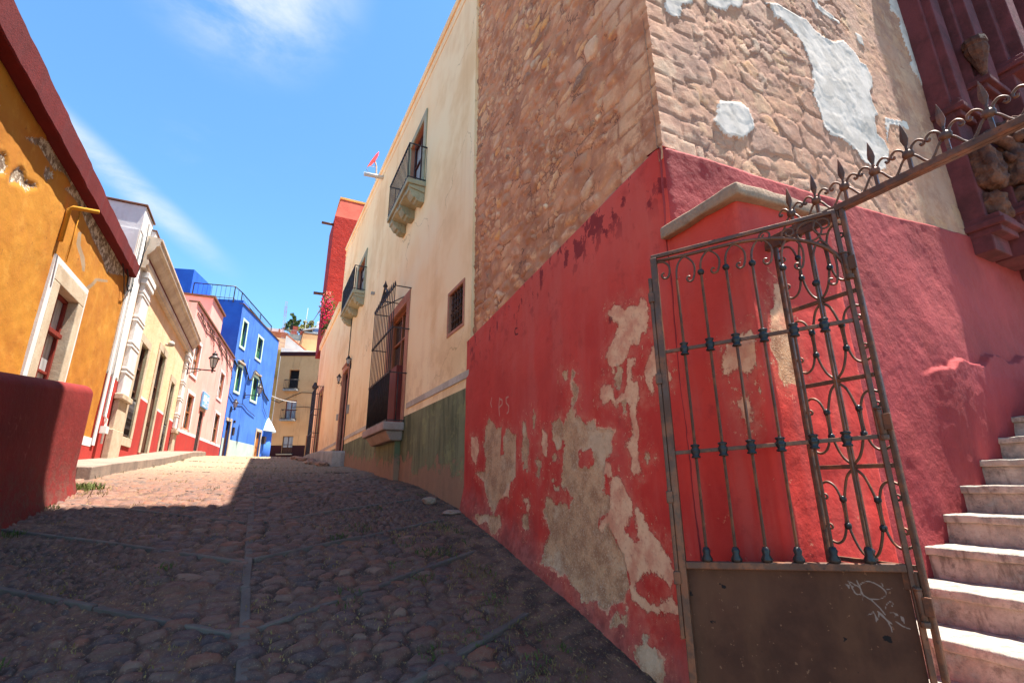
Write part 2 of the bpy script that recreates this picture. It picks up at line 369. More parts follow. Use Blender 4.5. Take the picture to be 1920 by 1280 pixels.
W_bare=[[(3.273,0.097),(3.292,-0.001),(3.282,-0.032),(3.213,-0.043),(3.161,-0.108),(3.202,-0.214),(3.232,-0.157),(3.361,-0.155),(3.411,-0.163),(3.446,-0.114),(3.523,-0.11),(3.54,-0.193),(3.567,-0.219),(3.52,-0.316),(3.485,-0.375),(3.526,-0.427),(3.567,-0.492),(3.573,-0.601),(3.412,-0.616),(3.321,-0.643),(3.231,-0.635),(3.203,-0.696),(3.091,-0.72),(3.036,-0.777),(2.9,-0.732),(2.832,-0.773),(2.781,-0.782),(2.731,-0.696),(2.675,-0.714),(2.622,-0.668),(2.569,-0.603),(2.578,-0.55),(2.598,-0.439),(2.687,-0.351),(2.741,-0.285),(2.737,-0.244),(2.825,-0.322),(2.86,-0.294),(2.845,-0.229),(2.76,-0.204),(2.72,-0.161),(2.712,-0.077),(2.766,-0.083),(2.762,0.051),(2.844,0.086),(2.861,0.121),(2.943,0.095),(3.004,0.102),(3.079,0.104),(3.111,0.117),(3.248,0.121)],[(3.108,0.557),(3.071,0.48),(2.991,0.455),(2.941,0.404),(2.85,0.424),(2.818,0.362),(2.623,0.33),(2.66,0.291),(2.67,0.196),(2.731,0.145),(2.756,0.077),(2.813,0.023),(2.884,0.031),(2.867,0.094),(2.874,0.208),(2.891,0.24),(2.943,0.226),(3.035,0.239),(3.064,0.203),(3.059,0.099),(3.037,0.033),(3.148,0.011),(3.279,-0.026),(3.278,0.089),(3.25,0.197),(3.246,0.404),(3.203,0.464)],[(3.073,0.844),(3.046,0.814),(3.08,0.755),(3.026,0.712),(3.01,0.662),(3.065,0.559),(3.107,0.58),(3.077,0.673),(3.094,0.757)],[(3.216,0.865),(3.147,0.851),(3.151,0.785),(3.198,0.768),(3.22,0.806)],[(3.405,0.47),(3.292,0.49),(3.249,0.453),(3.276,0.262),(3.353,0.259),(3.396,0.336)],[(3.371,0.228),(3.342,0.186),(3.391,0.156),(3.428,0.182)],[(3.657,0.2),(3.588,0.18),(3.59,0.13),(3.645,0.048),(3.697,0.074),(3.659,0.132),(3.704,0.185)],[(3.911,0.534),(3.859,0.519),(3.836,0.388),(3.798,0.367),(3.844,0.103),(3.902,0.122),(3.957,0.287),(3.915,0.376)],[(3.714,0.612),(3.678,0.58),(3.693,0.465),(3.738,0.452)],[(4.783,0.444),(4.759,0.573),(4.679,0.651),(4.573,0.596),(4.496,0.525),(4.373,0.534),(4.396,0.254),(4.326,0.27),(4.316,0.428),(4.233,0.52),(4.166,0.454),(4.05,0.425),(4.064,0.053),(4.192,-0.001),(4.303,-0.095),(4.418,-0.153),(4.512,-0.29),(4.662,-0.199),(4.772,0.021),(4.998,0.109),(4.747,0.124),(4.723,0.228),(4.809,0.403)],[(4.925,-0.31),(4.711,-0.3),(4.371,-0.301),(4.326,-0.372),(4.417,-0.461),(4.51,-0.459),(4.559,-0.406),(4.659,-0.356),(4.813,-0.404)],[(2.545,0.756),(2.502,0.747),(2.49,0.716),(2.516,0.621),(2.551,0.592),(2.581,0.633),(2.581,0.691)],[(2.516,0.517),(2.474,0.511),(2.483,0.437),(2.514,0.441)],[(2.336,0.177),(2.3,0.169),(2.295,0.138),(2.324,0.118),(2.344,0.141)],[(2.449,-0.83),(2.414,-0.826),(2.426,-0.871),(2.35,-0.892),(2.303,-0.927),(2.272,-0.973),(2.291,-1.025),(2.383,-1.053),(2.467,-0.98),(2.535,-0.957),(2.5,-0.906),(2.456,-0.886)],[(2.695,-0.746),(2.653,-0.801),(2.599,-0.736),(2.594,-0.833),(2.623,-0.813),(2.672,-0.833),(2.723,-0.862),(2.738,-0.847)],[(3.941,-0.263),(3.835,-0.251),(3.824,-0.363),(3.884,-0.394),(3.943,-0.358)],[(3.404,-0.039),(3.328,-0.013),(3.331,-0.063),(3.38,-0.063),(3.438,0.025),(3.399,0.05)]]
W_holes=[[(2.752,0.05),(2.707,0.049),(2.702,-0.018),(2.742,-0.084),(2.768,-0.071)],[(2.514,-0.585),(2.456,-0.532),(2.339,-0.493),(2.226,-0.485),(2.207,-0.577),(2.331,-0.641),(2.411,-0.63)],[(2.542,-0.222),(2.5,-0.196),(2.461,-0.256),(2.463,-0.34),(2.521,-0.317),(2.551,-0.272)]]
W_dark=[[(2.683,1.974),(2.581,1.937),(2.615,1.849),(2.544,1.796),(2.562,1.736),(2.641,1.845),(2.682,1.83),(2.729,1.763),(2.736,1.838),(2.804,1.853),(2.771,1.91),(2.691,1.888)],[(2.976,1.917),(2.89,1.858),(2.84,1.761),(2.945,1.717),(2.982,1.826),(3.008,1.895)],[(2.358,1.969),(2.326,1.942),(2.344,1.885),(2.376,1.903)],[(2.116,1.812),(2.085,1.779),(2.084,1.716),(2.108,1.714),(2.132,1.766)],[(2.007,1.904),(1.962,1.883),(1.962,1.814),(1.995,1.773),(2.019,1.803)],[(3.118,1.908),(3.073,1.867),(3.097,1.744),(3.145,1.746)],[(2.607,1.135),(2.566,1.114),(2.574,1.078),(2.604,1.087)],[(2.482,1.919),(2.453,1.851),(2.468,1.817),(2.498,1.884)]]
W_writing=[[(4.019,1.459),(4.059,1.465),(4.069,1.431),(4.051,1.4),(4.006,1.396)],[(4.613,0.862),(4.644,0.811),(4.617,0.764)],[(4.423,0.832),(4.437,0.739),(4.422,0.653)],[(4.423,0.822),(4.359,0.801),(4.359,0.76),(4.422,0.737)],[(4.217,0.811),(4.268,0.808),(4.269,0.757),(4.209,0.718),(4.218,0.668),(4.255,0.653)]]
W_pil_peach=[[(1.704,0.618),(1.662,0.676),(1.609,0.685),(1.555,0.715),(1.495,0.72),(1.472,0.681),(1.481,0.599),(1.505,0.521),(1.526,0.536),(1.566,0.502),(1.584,0.537),(1.644,0.55),(1.674,0.517),(1.711,0.53)],[(1.635,0.377),(1.582,0.405),(1.571,0.367),(1.58,0.277),(1.606,0.26),(1.634,0.304)],[(1.437,0.757),(1.393,0.85),(1.386,0.924),(1.368,0.928),(1.364,0.829),(1.35,0.782),(1.366,0.724),(1.358,0.681),(1.341,0.656),(1.454,0.687)]]
W_pil_bare=[[(1.451,0.707),(1.359,0.671),(1.346,0.627),(1.356,0.432),(1.423,0.429),(1.446,0.478),(1.439,0.548),(1.456,0.614)],[(1.528,0.557),(1.481,0.599),(1.468,0.544),(1.47,0.402),(1.483,0.36),(1.511,0.419),(1.507,0.511)]]
W_white=[[(3.661,4.252),(3.843,4.338),(3.999,4.348),(4.301,4.377),(4.394,4.314),(4.555,4.284),(4.706,4.304),(4.931,4.438),(5.122,4.356),(5.168,4.261),(5.283,4.268),(5.328,4.126),(5.291,3.984),(5.19,3.884),(5.187,3.751),(5.25,3.623),(5.161,3.556),(5.126,3.341),(5.233,3.297),(5.286,3.19),(5.119,2.932),(4.968,2.854),(4.748,2.889),(4.641,2.988),(4.49,3.031),(4.295,3.009),(4.178,3.051),(4.162,3.254),(4.099,3.432),(4.159,3.508),(4.19,3.703),(4.156,3.957),(4.058,4.077),(3.901,4.166),(3.769,4.138),(3.742,4.228)],[(2.78,2.767),(2.835,2.805),(3.045,2.884),(3.131,2.86),(3.175,2.726),(3.165,2.681),(3.011,2.519),(2.932,2.514),(2.812,2.478),(2.748,2.532),(2.698,2.56),(2.752,2.659)],[(2.338,3.581),(2.331,3.525),(2.347,3.447),(2.414,3.414),(2.491,3.446),(2.521,3.595),(2.636,3.677),(2.712,3.794)],[(2.821,3.856),(2.829,3.785),(2.953,3.796),(3.065,3.838),(3.149,3.943),(3.263,3.966),(3.327,4.062),(3.346,4.154)],[(6.329,5.818),(6.618,5.982),(6.611,5.206),(6.712,4.713),(6.746,4.439),(6.604,4.483),(6.454,4.677),(6.379,4.773),(6.473,4.896),(6.381,5.228),(6.466,5.522),(6.301,5.603)],[(4.537,4.806),(4.627,4.714),(4.807,4.716),(4.97,4.695),(4.909,4.651),(4.659,4.625),(4.522,4.656),(4.468,4.767)],[(5.244,4.703),(5.343,4.705),(5.349,4.537),(5.232,4.576)],[(5.362,3.623),(5.74,3.724),(5.866,3.772),(5.87,3.659),(5.705,3.643),(5.437,3.564),(5.307,3.323)]]
W_obare=[[(6.449,3.445),(6.712,3.604),(6.822,3.501),(6.827,3.394),(6.571,3.252)],[(6.91,3.468),(7.046,3.647),(7.169,3.68),(7.271,3.604),(7.529,3.69),(7.593,3.679),(7.351,3.487),(7.165,3.468),(6.94,3.354)],[(7.621,4.048),(7.839,4.086),(7.894,4.055),(7.759,3.855),(7.627,3.874)],[(8.158,4.045),(8.653,4.344),(9.396,4.484),(10.26,4.472),(11.221,4.54),(12.432,4.578),(12.183,4.285),(11.486,4.006),(10.839,3.803),(10.362,3.927),(9.806,3.985),(9.279,4.071),(8.803,4.149)],[(6.919,3.979),(7.465,4.351),(8.383,4.378),(9.515,4.354),(9.335,4.226),(8.501,4.224),(8.185,4.253),(7.826,4.104),(7.395,4.123)],[(5.93,4.385),(6.223,4.421),(6.741,4.458),(7.429,4.402),(7.136,4.335),(6.59,4.33),(6.27,4.35),(5.964,4.331)],[(6.201,3.958),(6.277,4.022),(6.364,3.918),(6.309,3.788)]]
W_ogrey=[[(9.075,3.799),(9.203,3.863),(9.308,3.675),(9.638,3.583),(9.77,3.38),(9.642,3.357),(9.417,3.501),(9.121,3.602)],[(11,3.729),(10.963,3.66),(10.423,3.478),(10.11,3.182),(10.115,3.06),(10.104,2.621),(10.191,2.361),(10.165,2.12),(10.046,2.114),(9.954,2.575),(9.936,3.021),(9.999,3.205),(10.327,3.513)]]
W_front_bare=[[(2.202,0.731),(2.35,0.74),(2.373,0.698),(2.357,0.478),(2.246,0.452),(2.209,0.496),(2.22,0.571),(2.195,0.632)]]
W_front_peach=[[(2.224,0.79),(2.294,0.915),(2.305,1),(2.335,1.017),(2.343,0.912),(2.366,0.869),(2.339,0.796),(2.353,0.752),(2.382,0.733),(2.197,0.709)]]
# ------------------------------------------------------------------ world, sun, camera
w = bpy.data.worlds.new('World'); scene.world = w; w.use_nodes = True
wt = w.node_tree; wt.nodes.clear()
wo = wt.nodes.new('ShaderNodeOutputWorld'); bg = wt.nodes.new('ShaderNodeBackground'); wt.links.new(bg.outputs[0], wo.inputs[0])
sky = wt.nodes.new('ShaderNodeTexSky'); sky.sky_type = 'NISHITA'; sky.sun_disc = False
sky.sun_elevation = math.asin(SUN.z); sky.sun_rotation = math.atan2(SUN.x, SUN.y)
sky.altitude = 2000; sky.air_density = 1.0; sky.dust_density = .6; sky.ozone_density = 2.0
SKY_STRENGTH = .12
bg.inputs[1].default_value = SKY_STRENGTH
tc = wt.nodes.new('ShaderNodeTexCoord')
def wmap(sc, rot=(0, 0, 0), loc=(0, 0, 0)):
    m = wt.nodes.new('ShaderNodeMapping'); wt.links.new(tc.outputs['Generated'], m.inputs[0]); m.inputs['Scale'].default_value = sc
    m.inputs['Rotation'].default_value = rot; m.inputs['Location'].default_value = loc; return m.outputs[0]
def wnoise(v, sc, det, dist=0):
    x = wt.nodes.new('ShaderNodeTexNoise'); wt.links.new(v, x.inputs['Vector']); x.inputs['Scale'].default_value = sc
    x.inputs['Detail'].default_value = det; x.inputs['Roughness'].default_value = .62; x.inputs['Distortion'].default_value = dist; return x.outputs[0]
def wmr(v, a, b, c=0, d=1):
    x = wt.nodes.new('ShaderNodeMapRange'); x.interpolation_type = 'SMOOTHSTEP'; wt.links.new(v, x.inputs[0])
    for i, q in enumerate((a, b, c, d)): x.inputs[i+1].default_value = q
    return x.outputs[0]
def wma(op, a, b):
    x = wt.nodes.new('ShaderNodeMath'); x.operation = op
    for i, q in enumerate((a, b)):
        if hasattr(q, 'is_output'): wt.links.new(q, x.inputs[i])
        else: x.inputs[i].default_value = q
    return x.outputs[0]
def wmix(f, a, b, bl='MIX'):
    x = wt.nodes.new('ShaderNodeMix'); x.data_type = 'RGBA'; x.blend_type = bl
    for s_, q in ((x.inputs[0], f), (x.inputs[6], a), (x.inputs[7], b)):
        if hasattr(q, 'is_output'): wt.links.new(q, s_)
        else: s_.default_value = q
    return x.outputs[2]
def band(a, b, half, soft):
    """1 inside a strip of sky around the great circle through directions a and b"""
    n = Vector(a).cross(Vector(b)).normalized()
    x = wt.nodes.new('ShaderNodeVectorMath'); x.operation = 'DOT_PRODUCT'; wt.links.new(tc.outputs['Generated'], x.inputs[0]); x.inputs[1].default_value = n
    return wmr(wma('ABSOLUTE', x.outputs['Value'], 0), half+soft, half)
def near(a, r0, r1):
    x = wt.nodes.new('ShaderNodeVectorMath'); x.operation = 'DISTANCE'; wt.links.new(tc.outputs['Generated'], x.inputs[0]); x.inputs[1].default_value = Vector(a).normalized()
    return wmr(x.outputs['Value'], r1, r0)
skycol = wmix(1.0, sky.outputs[0], (.52, .755, .80, 1), 'MULTIPLY')
# cirrus: two wisps where the photograph has them, broken by stretched noise
CA, CB, CC = (-.395, .743, .540), (-.330, .829, .452), (-.218, .870, .442)
CD = (-.105, .647, .755)
n1 = wnoise(wmap((1.6, 1.6, 3.6), (.5, .35, 0)), 3.0, 9, .4)
n2 = wnoise(wmap((1, 1, 1)), 2.0, 6)
c1 = wma('MULTIPLY', wma('MULTIPLY', band(CA, CC, .001, .030), near(CB, .14, .32)), wmr(n1, .22, .62))
c2 = wma('MULTIPLY', near(CD, .02, .20), wmr(n1, .28, .70))
c3 = wma('MULTIPLY', wmr(n2, .55, .8), wmr(n1, .50, .85, 0, .16))
cl = wma('MINIMUM', wma('ADD', wma('ADD', wma('MULTIPLY', c1, .62), wma('MULTIPLY', c2, 1.0)), c3), .7)
wt.links.new(wmix(cl, skycol, (2.3, 2.4, 2.5, 1)), bg.inputs[0])

sl = bpy.data.lights.new('sun', 'SUN'); sl.energy = 4.8; sl.angle = R(.5); sl.color = (1, .945, .86)
so = bpy.data.objects.new('sun', sl); COL.objects.link(so); so.rotation_euler = SUN.to_track_quat('Z', 'Y').to_euler(); so.location = (6, -3, 22)

cam = bpy.data.cameras.new('camera'); cam.lens = 17.043; cam.sensor_width = 36; cam.clip_start = .05; cam.clip_end = 2000
co = bpy.data.objects.new('camera', cam); COL.objects.link(co); scene.camera = co
mr_ = Matrix(((.89283599, -.12113855, -.4337849), (-.45034387, -.25264591, -.85636466), (-.00585521, .95994557, -.28012537)))
co.matrix_world = mr_.to_4x4()
scene.view_settings.view_transform = 'Standard'; scene.view_settings.look = 'None'; scene.view_settings.gamma = 1
scene.view_settings.exposure = 1.95
scene.cycles.max_bounces = 8; scene.cycles.diffuse_bounces = 5

# ------------------------------------------------------------------ ground
t = NT('dusty_ground')
M['ground'] = t.fin(t.mix(t.mr(t.noise(1.2, 6, .65), .35, .65), S(124, 98, 76), S(98, 76, 62)), .95, t.bump(t.noise(9, 5), .5, .05))
ys = np.concatenate([np.arange(-30, 62, 2.), np.arange(62, 300, 8.)]); xs = np.concatenate([np.arange(-160, -20, 14.), np.arange(-20, 20, 2.), np.arange(20, 161, 14.)])
X, Y = np.meshgrid(xs, ys)
Z = np.interp(Y, PY, PZ)-.12
Z = Z+np.interp(Y, [62, 96, 150, 300], [0, 24, 28, 34])+np.where(Y > 70, 3*fbm(X*.03, Y*.03, 4)-1.2, 0)
grid_mesh('ground', np.stack([X, Y, Z], -1), {}, M['ground'])['kind'] = 'structure'

def cstrip(y): return float(np.interp(y, [0, 3, 4, 5, 6.7, 9, 12.5, 15, 24, 40], [.1, .05, .015, 0, -.04, -.1, -.17, -.2, -.25, -.3]))
ny, nx = 720, 330
ys = 1.15*np.exp(np.linspace(0, math.log(46/1.15), ny)); xs = np.linspace(-2.75, 2.5, nx)
X, Y = np.meshgrid(xs, ys)
X = X*np.interp(Y, [20, 46], [1, 2.2])
wu = X+.06*fbm(X*3, Y*3, 1); wv = Y+.06*fbm(X*3, Y*3, 2)
f1, ed, rn, sx, sy = cells(wu/.15, wv/.09, 11, .40)
g1, ged, grn, _, _ = cells(wu/.062, wv/.048, 23, .42)
big = sst(.42, .62, fbm(X*.9, Y*.9, 31))
ed = np.where(big > .55, ged*.7, ed); rn = np.where(big > .55, grn, rn)
dome = sst(.06, .36, ed)
dirt = np.clip(sst(1.1, 2.0, X+.5*fbm(X*2, Y*2, 8)-.2)*sst(6.5, 4.5, Y)+sst(.58, .74, fbm(X*1.3, Y*1.3, 19))*.8+sst(2.2, 1.6, 2.08-X+1.6)*0, 0, 1)
dirt = np.maximum(dirt, .85*sst(1.75, 2.05, X+.2*fbm(X*4, Y*2, 3)))
h = dome*(.014+.020*rn)*(1-.8*dirt)+.012*fbm(X*1.1, Y*1.1, 5)+.006*fbm(X*9, Y*9, 6)+(sx*(rn-.5)+sy*(grn-.5))*.02*dome*(1-dirt)
h = h*np.interp(Y, [1, 16, 46], [1, 1.2, 1.3])+.05*sst(1.55, 2.15, X)*sst(6, 4, Y)+.03*sst(1.7, 2.1, X)
Z = np.interp(Y, PY, PZ)+h-.02
t = NT('cobblestones')
e = t.attr('edge'); rr = t.attr('rnd'); dd = t.attr('dirt')
col = t.ramp(t.ma('FRACT', t.ma('MULTIPLY', rr, 7.3)), [(0, S(78, 56, 50)), (.2, S(112, 80, 68)), (.4, S(72, 56, 58)), (.6, S(118, 74, 56)), (.75, S(86, 66, 60)), (.9, S(56, 47, 52)), (1, S(128, 100, 84))])
col = t.mix(t.mr(t.noise(26, 5, .7), .35, .75, 0, .5), col, S(124, 100, 84))
gap = t.mix(t.mr(t.noise(5, 4), .4, .6), S(104, 76, 62), S(66, 47, 40))
sv = t.noise(60, 5, .75, t.mapv(t.pos, (1, .35, 1)))
gap = t.mix(t.ma('MULTIPLY', t.mr(sv, .56, .66), .7), gap, S(176, 146, 92))
gp = t.mr(t.ma('ADD', e, t.ma('MULTIPLY', t.ma('SUBTRACT', t.noise(30, 4), .5), .30)), .30, .12)
gp = t.ma('MAXIMUM', gp, t.mr(t.ma('ADD', dd, t.ma('MULTIPLY', t.ma('SUBTRACT', t.noise(18, 5, .7), .5), .9)), .45, .75))
col = t.mix(gp, col, gap)
far = t.mr(t.sep()[1], 6, 16)  # cobbles turn paler up the street: sunlit stretch put into the colour
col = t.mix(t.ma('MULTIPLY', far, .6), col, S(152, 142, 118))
col = t.mix(t.ma('MULTIPLY', t.mr(t.noise(130, 2), .64, .7), .5), col, S(160, 144, 124))
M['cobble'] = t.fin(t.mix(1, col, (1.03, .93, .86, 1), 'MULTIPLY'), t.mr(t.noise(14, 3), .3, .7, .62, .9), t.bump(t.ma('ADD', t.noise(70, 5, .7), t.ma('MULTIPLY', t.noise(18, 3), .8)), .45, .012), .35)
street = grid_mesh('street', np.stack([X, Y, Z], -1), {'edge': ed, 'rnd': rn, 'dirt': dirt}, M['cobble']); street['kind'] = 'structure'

# slate drainage strips let into the cobbles: a spine and slanting ribs
mb = MB()
def strip_line(a, b, wd, seg):
    a = Vector(a); b = Vector(b); L = (b-a).length; n = max(1, round(L/seg)); d = (b-a)/L; px = Vector((-d.y, d.x))*wd/2
    for i in range(n):
        j0 = random.uniform(-.006, .006); p = a+d*(L*i/n+.006)+px*random.uniform(-.12, .12); q = a+d*(L*(i+1)/n-.006)+px*random.uniform(-.12, .12)
        vs = []
        for dz in (-.09, .012+j0):
            for s_ in (-1, 1):
                for c in (p, q): vs.append((c.x+px.x*s_, c.y+px.y*s_, gz(c.y)+dz))
        mb.hexa(vs)
yy = 1.5
while yy < 34:
    st = .62 if yy < 10 else 1.2
    strip_line((cstrip(yy), yy), (cstrip(yy+st), yy+st), .058, st); yy += st
ribs = [((.0, 2.45), (-1.35, 3.3)), ((-.01, 3.44), (-1.5, 4.38)), ((-.02, 4.41), (-1.75, 5.4)), ((-.05, 5.35), (-1.75, 6.55)), ((-.05, 6.66), (-2.0, 8.05)), ((-.12, 8.3), (-2.1, 9.6)), ((-.15, 10.4), (-2.1, 11.8)), ((-.2, 13), (-2.1, 14.3)), ((-.2, 16), (-2.1, 17.2)),
        ((.09, 2.43), (1.75, 3.25)), ((.06, 3.46), (1.85, 4.33)), ((.04, 4.44), (1.75, 5.16)), ((.03, 5.33), (1.8, 6.3)), ((-.0, 6.62), (1.9, 7.1)), ((-.05, 8.1), (1.9, 8.9)), ((-.1, 10.2), (1.9, 11.1)), ((-.12, 13), (1.9, 14))]
for a, b in ribs: strip_line(a, b, .05, .8)
structure('drainage_strip', mb, M['strip'], bevel=.008)

def noisy(p, amp, fr):
    from mathutils import noise
    return noise.noise_vector(Vector(p)*fr)*amp
def rbox(mb, x0, x1, y0, y1, z0, z1, r=.02, step=.08, amp=.008, fr=6, mi=0, tf=None):
    """box with rounded, worn edges"""
    def lines(a, b):
        n = max(1, int((b-a)/step)); rr = min(r, (b-a)/2.01)
        core = list(np.linspace(a+rr, b-rr, n+1))
        return [a, a+rr*.35]+core+[b-rr*.35, b]
    L = [lines(x0, x1), lines(y0, y1), lines(z0, z1)]
    lo = Vector((x0, y0, z0)); hi = Vector((x1, y1, z1)); rr = [min(r, (hi[i]-lo[i])/2.01) for i in range(3)]
    def rnd_(p):
        q = Vector([min(max(p[i], lo[i]+rr[i]), hi[i]-rr[i]) for i in range(3)]); d = Vector(p)-q
        if d.length > 1e-9: d = d.normalized()*min(rr)
        v = q+d; v = v+noisy(v, amp, fr)
        return tf(v) if tf else v
    for ax in range(3):
        a, b = [i for i in range(3) if i != ax]
        for side in (lo[ax], hi[ax]):
            vs = []
            for pa in L[a]:
                for pb in L[b]:
                    p = [0, 0, 0]; p[ax] = side; p[a] = pa; p[b] = pb; vs.append(rnd_(p))
            nb = len(L[b]); fs = [(i*nb+j, i*nb+j+1, (i+1)*nb+j+1, (i+1)*nb+j) for i in range(len(L[a])-1) for j in range(nb-1)]
            mb.add(vs, fs, mi, True)

# raised pavement on the left with its kerb stones
mb = MB(); y = 8.82
while y < 24:
    y1 = y+random.uniform(.7, 1.1)
    x0, x1 = -2.24, -2.06
    mb.hexa([(x0, y+.005, gz(y)-.2), (x1, y+.005, gz(y)-.2), (x0, y1-.005, gz(y1)-.2), (x1, y1-.005, gz(y1)-.2),
             (x0, y+.005, gz(y)+.19), (x1-.01, y+.005, gz(y)+.185), (x0, y1-.005, gz(y1)+.19), (x1-.01, y1-.005, gz(y1)+.185)])
    mb.hexa([(-4.6, y, gz(y)-.2), (x0-.004, y, gz(y)-.2), (-4.6, y1-.006, gz(y1)-.2), (x0-.004, y1-.006, gz(y1)-.2),
             (-4.6, y, gz(y)+.2), (x0-.004, y, gz(y)+.186), (-4.6, y1-.006, gz(y1)+.2), (x0-.004, y1-.006, gz(y1)+.186)])
    y = y1
structure('sidewalk', mb, M['kerb'], bevel=.014)

# ------------------------------------------------------------------ church on the right
church = thing('church', 'tall rubble stone church flank with peeling red painted base at the street corner', 'church', (2.1, 1.96, -1))
t = NT('rubble_masonry')
e = t.attr('edge'); rr = t.attr('rnd'); ash = t.attr('ashlar'); wh = t.attr('white')
col = t.ramp(rr, [(0, S(176, 128, 96)), (.14, S(208, 162, 122)), (.3, S(190, 134, 104)), (.42, S(222, 180, 138)), (.52, S(212, 150, 88)), (.6, S(198, 150, 122)), (.74, S(214, 178, 146)), (.86, S(166, 124, 102)), (.93, S(92, 72, 66)), (.97, S(228, 200, 166)), (1, S(182, 122, 92))])
col = t.mix(t.ma('MULTIPLY', ash, .5), col, S(190, 142, 116))
col = t.mix(t.mr(t.noise(7, 6, .7), .35, .7, 0, .55), col, S(170, 128, 98))
col = t.mix(t.ma('MULTIPLY', t.mr(t.noise(26, 5, .75), .55, .7), .55), col, S(216, 182, 146))
mor = t.mix(t.mr(t.noise(3, 5), .4, .62), S(184, 130, 98), S(158, 108, 82))
ee = t.ma('ADD', t.ma('ADD', e, t.ma('MULTIPLY', t.ma('SUBTRACT', t.noise(16, 6, .75), .5), .6)), t.ma('MULTIPLY', ash, .34))
mf = t.mr(ee, .33, .15)
cover = t.mr(t.noise(1.7, 5, .6), .50, .60)
mf = t.ma('MAXIMUM', mf, t.ma('MULTIPLY', t.mr(t.noise(1.7, 5, .6), .38, .52), t.mr(t.noise(6, 6, .72), .36, .54)))
col = t.mix(mf, col, mor)
crk = t.ma('MAXIMUM', t.ma('MULTIPLY', t.mr(t.noise(9, 5, .8), .62, .70), .6), t.ma('MULTIPLY', t.mr(t.ma('ABSOLUTE', t.ma('SUBTRACT', ee, .10), 0), .05, .0), t.mr(t.noise(4, 4, .6), .50, .60)))
col = t.mix(crk, col, S(96, 66, 54))
wm = t.mr(t.ma('ADD', wh, t.ma('MULTIPLY', t.ma('SUBTRACT', t.noise(18, 6, .75), .5), .12)), -.004, .003)
wcol = t.mix(t.mr(t.noise(4, 6, .65), .4, .62), (.46, .41, .385, 1), (.35, .31, .285, 1))
col = t.mix(wm, col, wcol)
hh = t.ma('ADD', t.ma('MULTIPLY', t.ma('SUBTRACT', 1, mf), .5), t.ma('ADD', t.noise(24, 6, .75), t.ma('MULTIPLY', t.noise(90, 4, .7), .5)))
hh = t.mix(wm, hh, t.ma('ADD', t.ma('ADD', t.ma('MULTIPLY', t.noise(3, 4, .55), .5), t.ma('MULTIPLY', t.noise(40, 4, .6), .12)), 1.1))
lm = t.attr('lime_sunlit'); col = t.mix(t.ma('MULTIPLY', lm, t.ma('SUBTRACT', 1, wm)), t.mix(1, col, (1.38, 1.30, 1.20, 1), 'MULTIPLY'), t.mix(t.mr(t.noise(2.4, 6, .7), .36, .62), t.mix(.12, col, S(184, 146, 130)), t.mix(.45, col, S(164, 130, 116))))  # lime smear on the sunlit face; shaded street face brightened in colour
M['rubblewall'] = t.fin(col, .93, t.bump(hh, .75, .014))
def ashlar(u, v, bw, bh, k):
    j = np.floor(v/bh); uu = u/bw+.37*hsh(j, 0*j, k)+.5*np.mod(j, 2); i = np.floor(uu)
    a = np.minimum(uu-i, 1-(uu-i))*bw; b = (v/bh-j); b = np.minimum(b, 1-b)*bh
    return np.minimum(a, b), hsh(i, j, k+1)
ZTOP = 9.0
def dado_y(y): return 2.12-.135*(y-1.96)
def dado_x(x): return np.interp(x, [2.08, 3.57, 4.64, 6.92, 9], [2.11, 2.24, 2.33, 2.56, 2.76])
# street face
ys = np.linspace(1.955, 5.36, 220); zz = np.linspace(0, 1, 400)
Yg, T = np.meshgrid(ys, zz); base = dado_y(Yg)-.1; Zg = base+T*(ZTOP-base)
wy = Yg+.10*fbm(Yg*5, Zg*5, 41); wz = Zg+.10*fbm(Yg*5, Zg*5, 42)
f1, ed, rn, sx, sy = cells(wy/.25, wz/.135, 51, .42)
s1, sed, srn, _, _ = cells(wy/.10, wz/.085, 57, .4)
mixm = fbm(Yg*1.7, Zg*1.7, 45) > .55
ed = np.where(mixm, sed*.8, ed); rn = np.where(mixm, srn, rn)
qa, qr = ashlar(Yg-1.96+.9, Zg+.02*fbm(Yg*3, Zg*3, 5), .55, .165, 63)
qlen = .30+.34*hsh(np.floor(Zg/.165), 0*Zg, 66)
isq = (Yg-1.96) < qlen
ed = np.where(isq, np.minimum(qa, np.abs(Yg-1.96-qlen)+.02)*9, ed); rn = np.where(isq, np.where(qr < .5, .42, .76)+.06*(qr-.5), rn)
hgt = np.where(isq, sst(.02, .12, ed)*.012, sst(.14, .42, ed)*(.008+.018*rn))+.02*np.abs(fbm(Yg*6, Zg*6, 9)-.47)+.03*fbm(Yg*1.2, Zg*1.2, 6)+.014*fbm(Yg*9, Zg*9, 7)+.006*fbm(Yg*25, Zg*25, 8)
Xg = 2.17-hgt-.03*sst(5.0, 2.0, Yg)
grid_mesh('street_wall', np.stack([Xg, Yg, Zg], -1), {'edge': np.where(isq, ed-.20, ed), 'rnd': rn, 'ashlar': isq*1.0, 'white': np.full(Yg.shape, -.3), 'lime_sunlit': np.zeros(Yg.shape)}, M['rubblewall'], church)
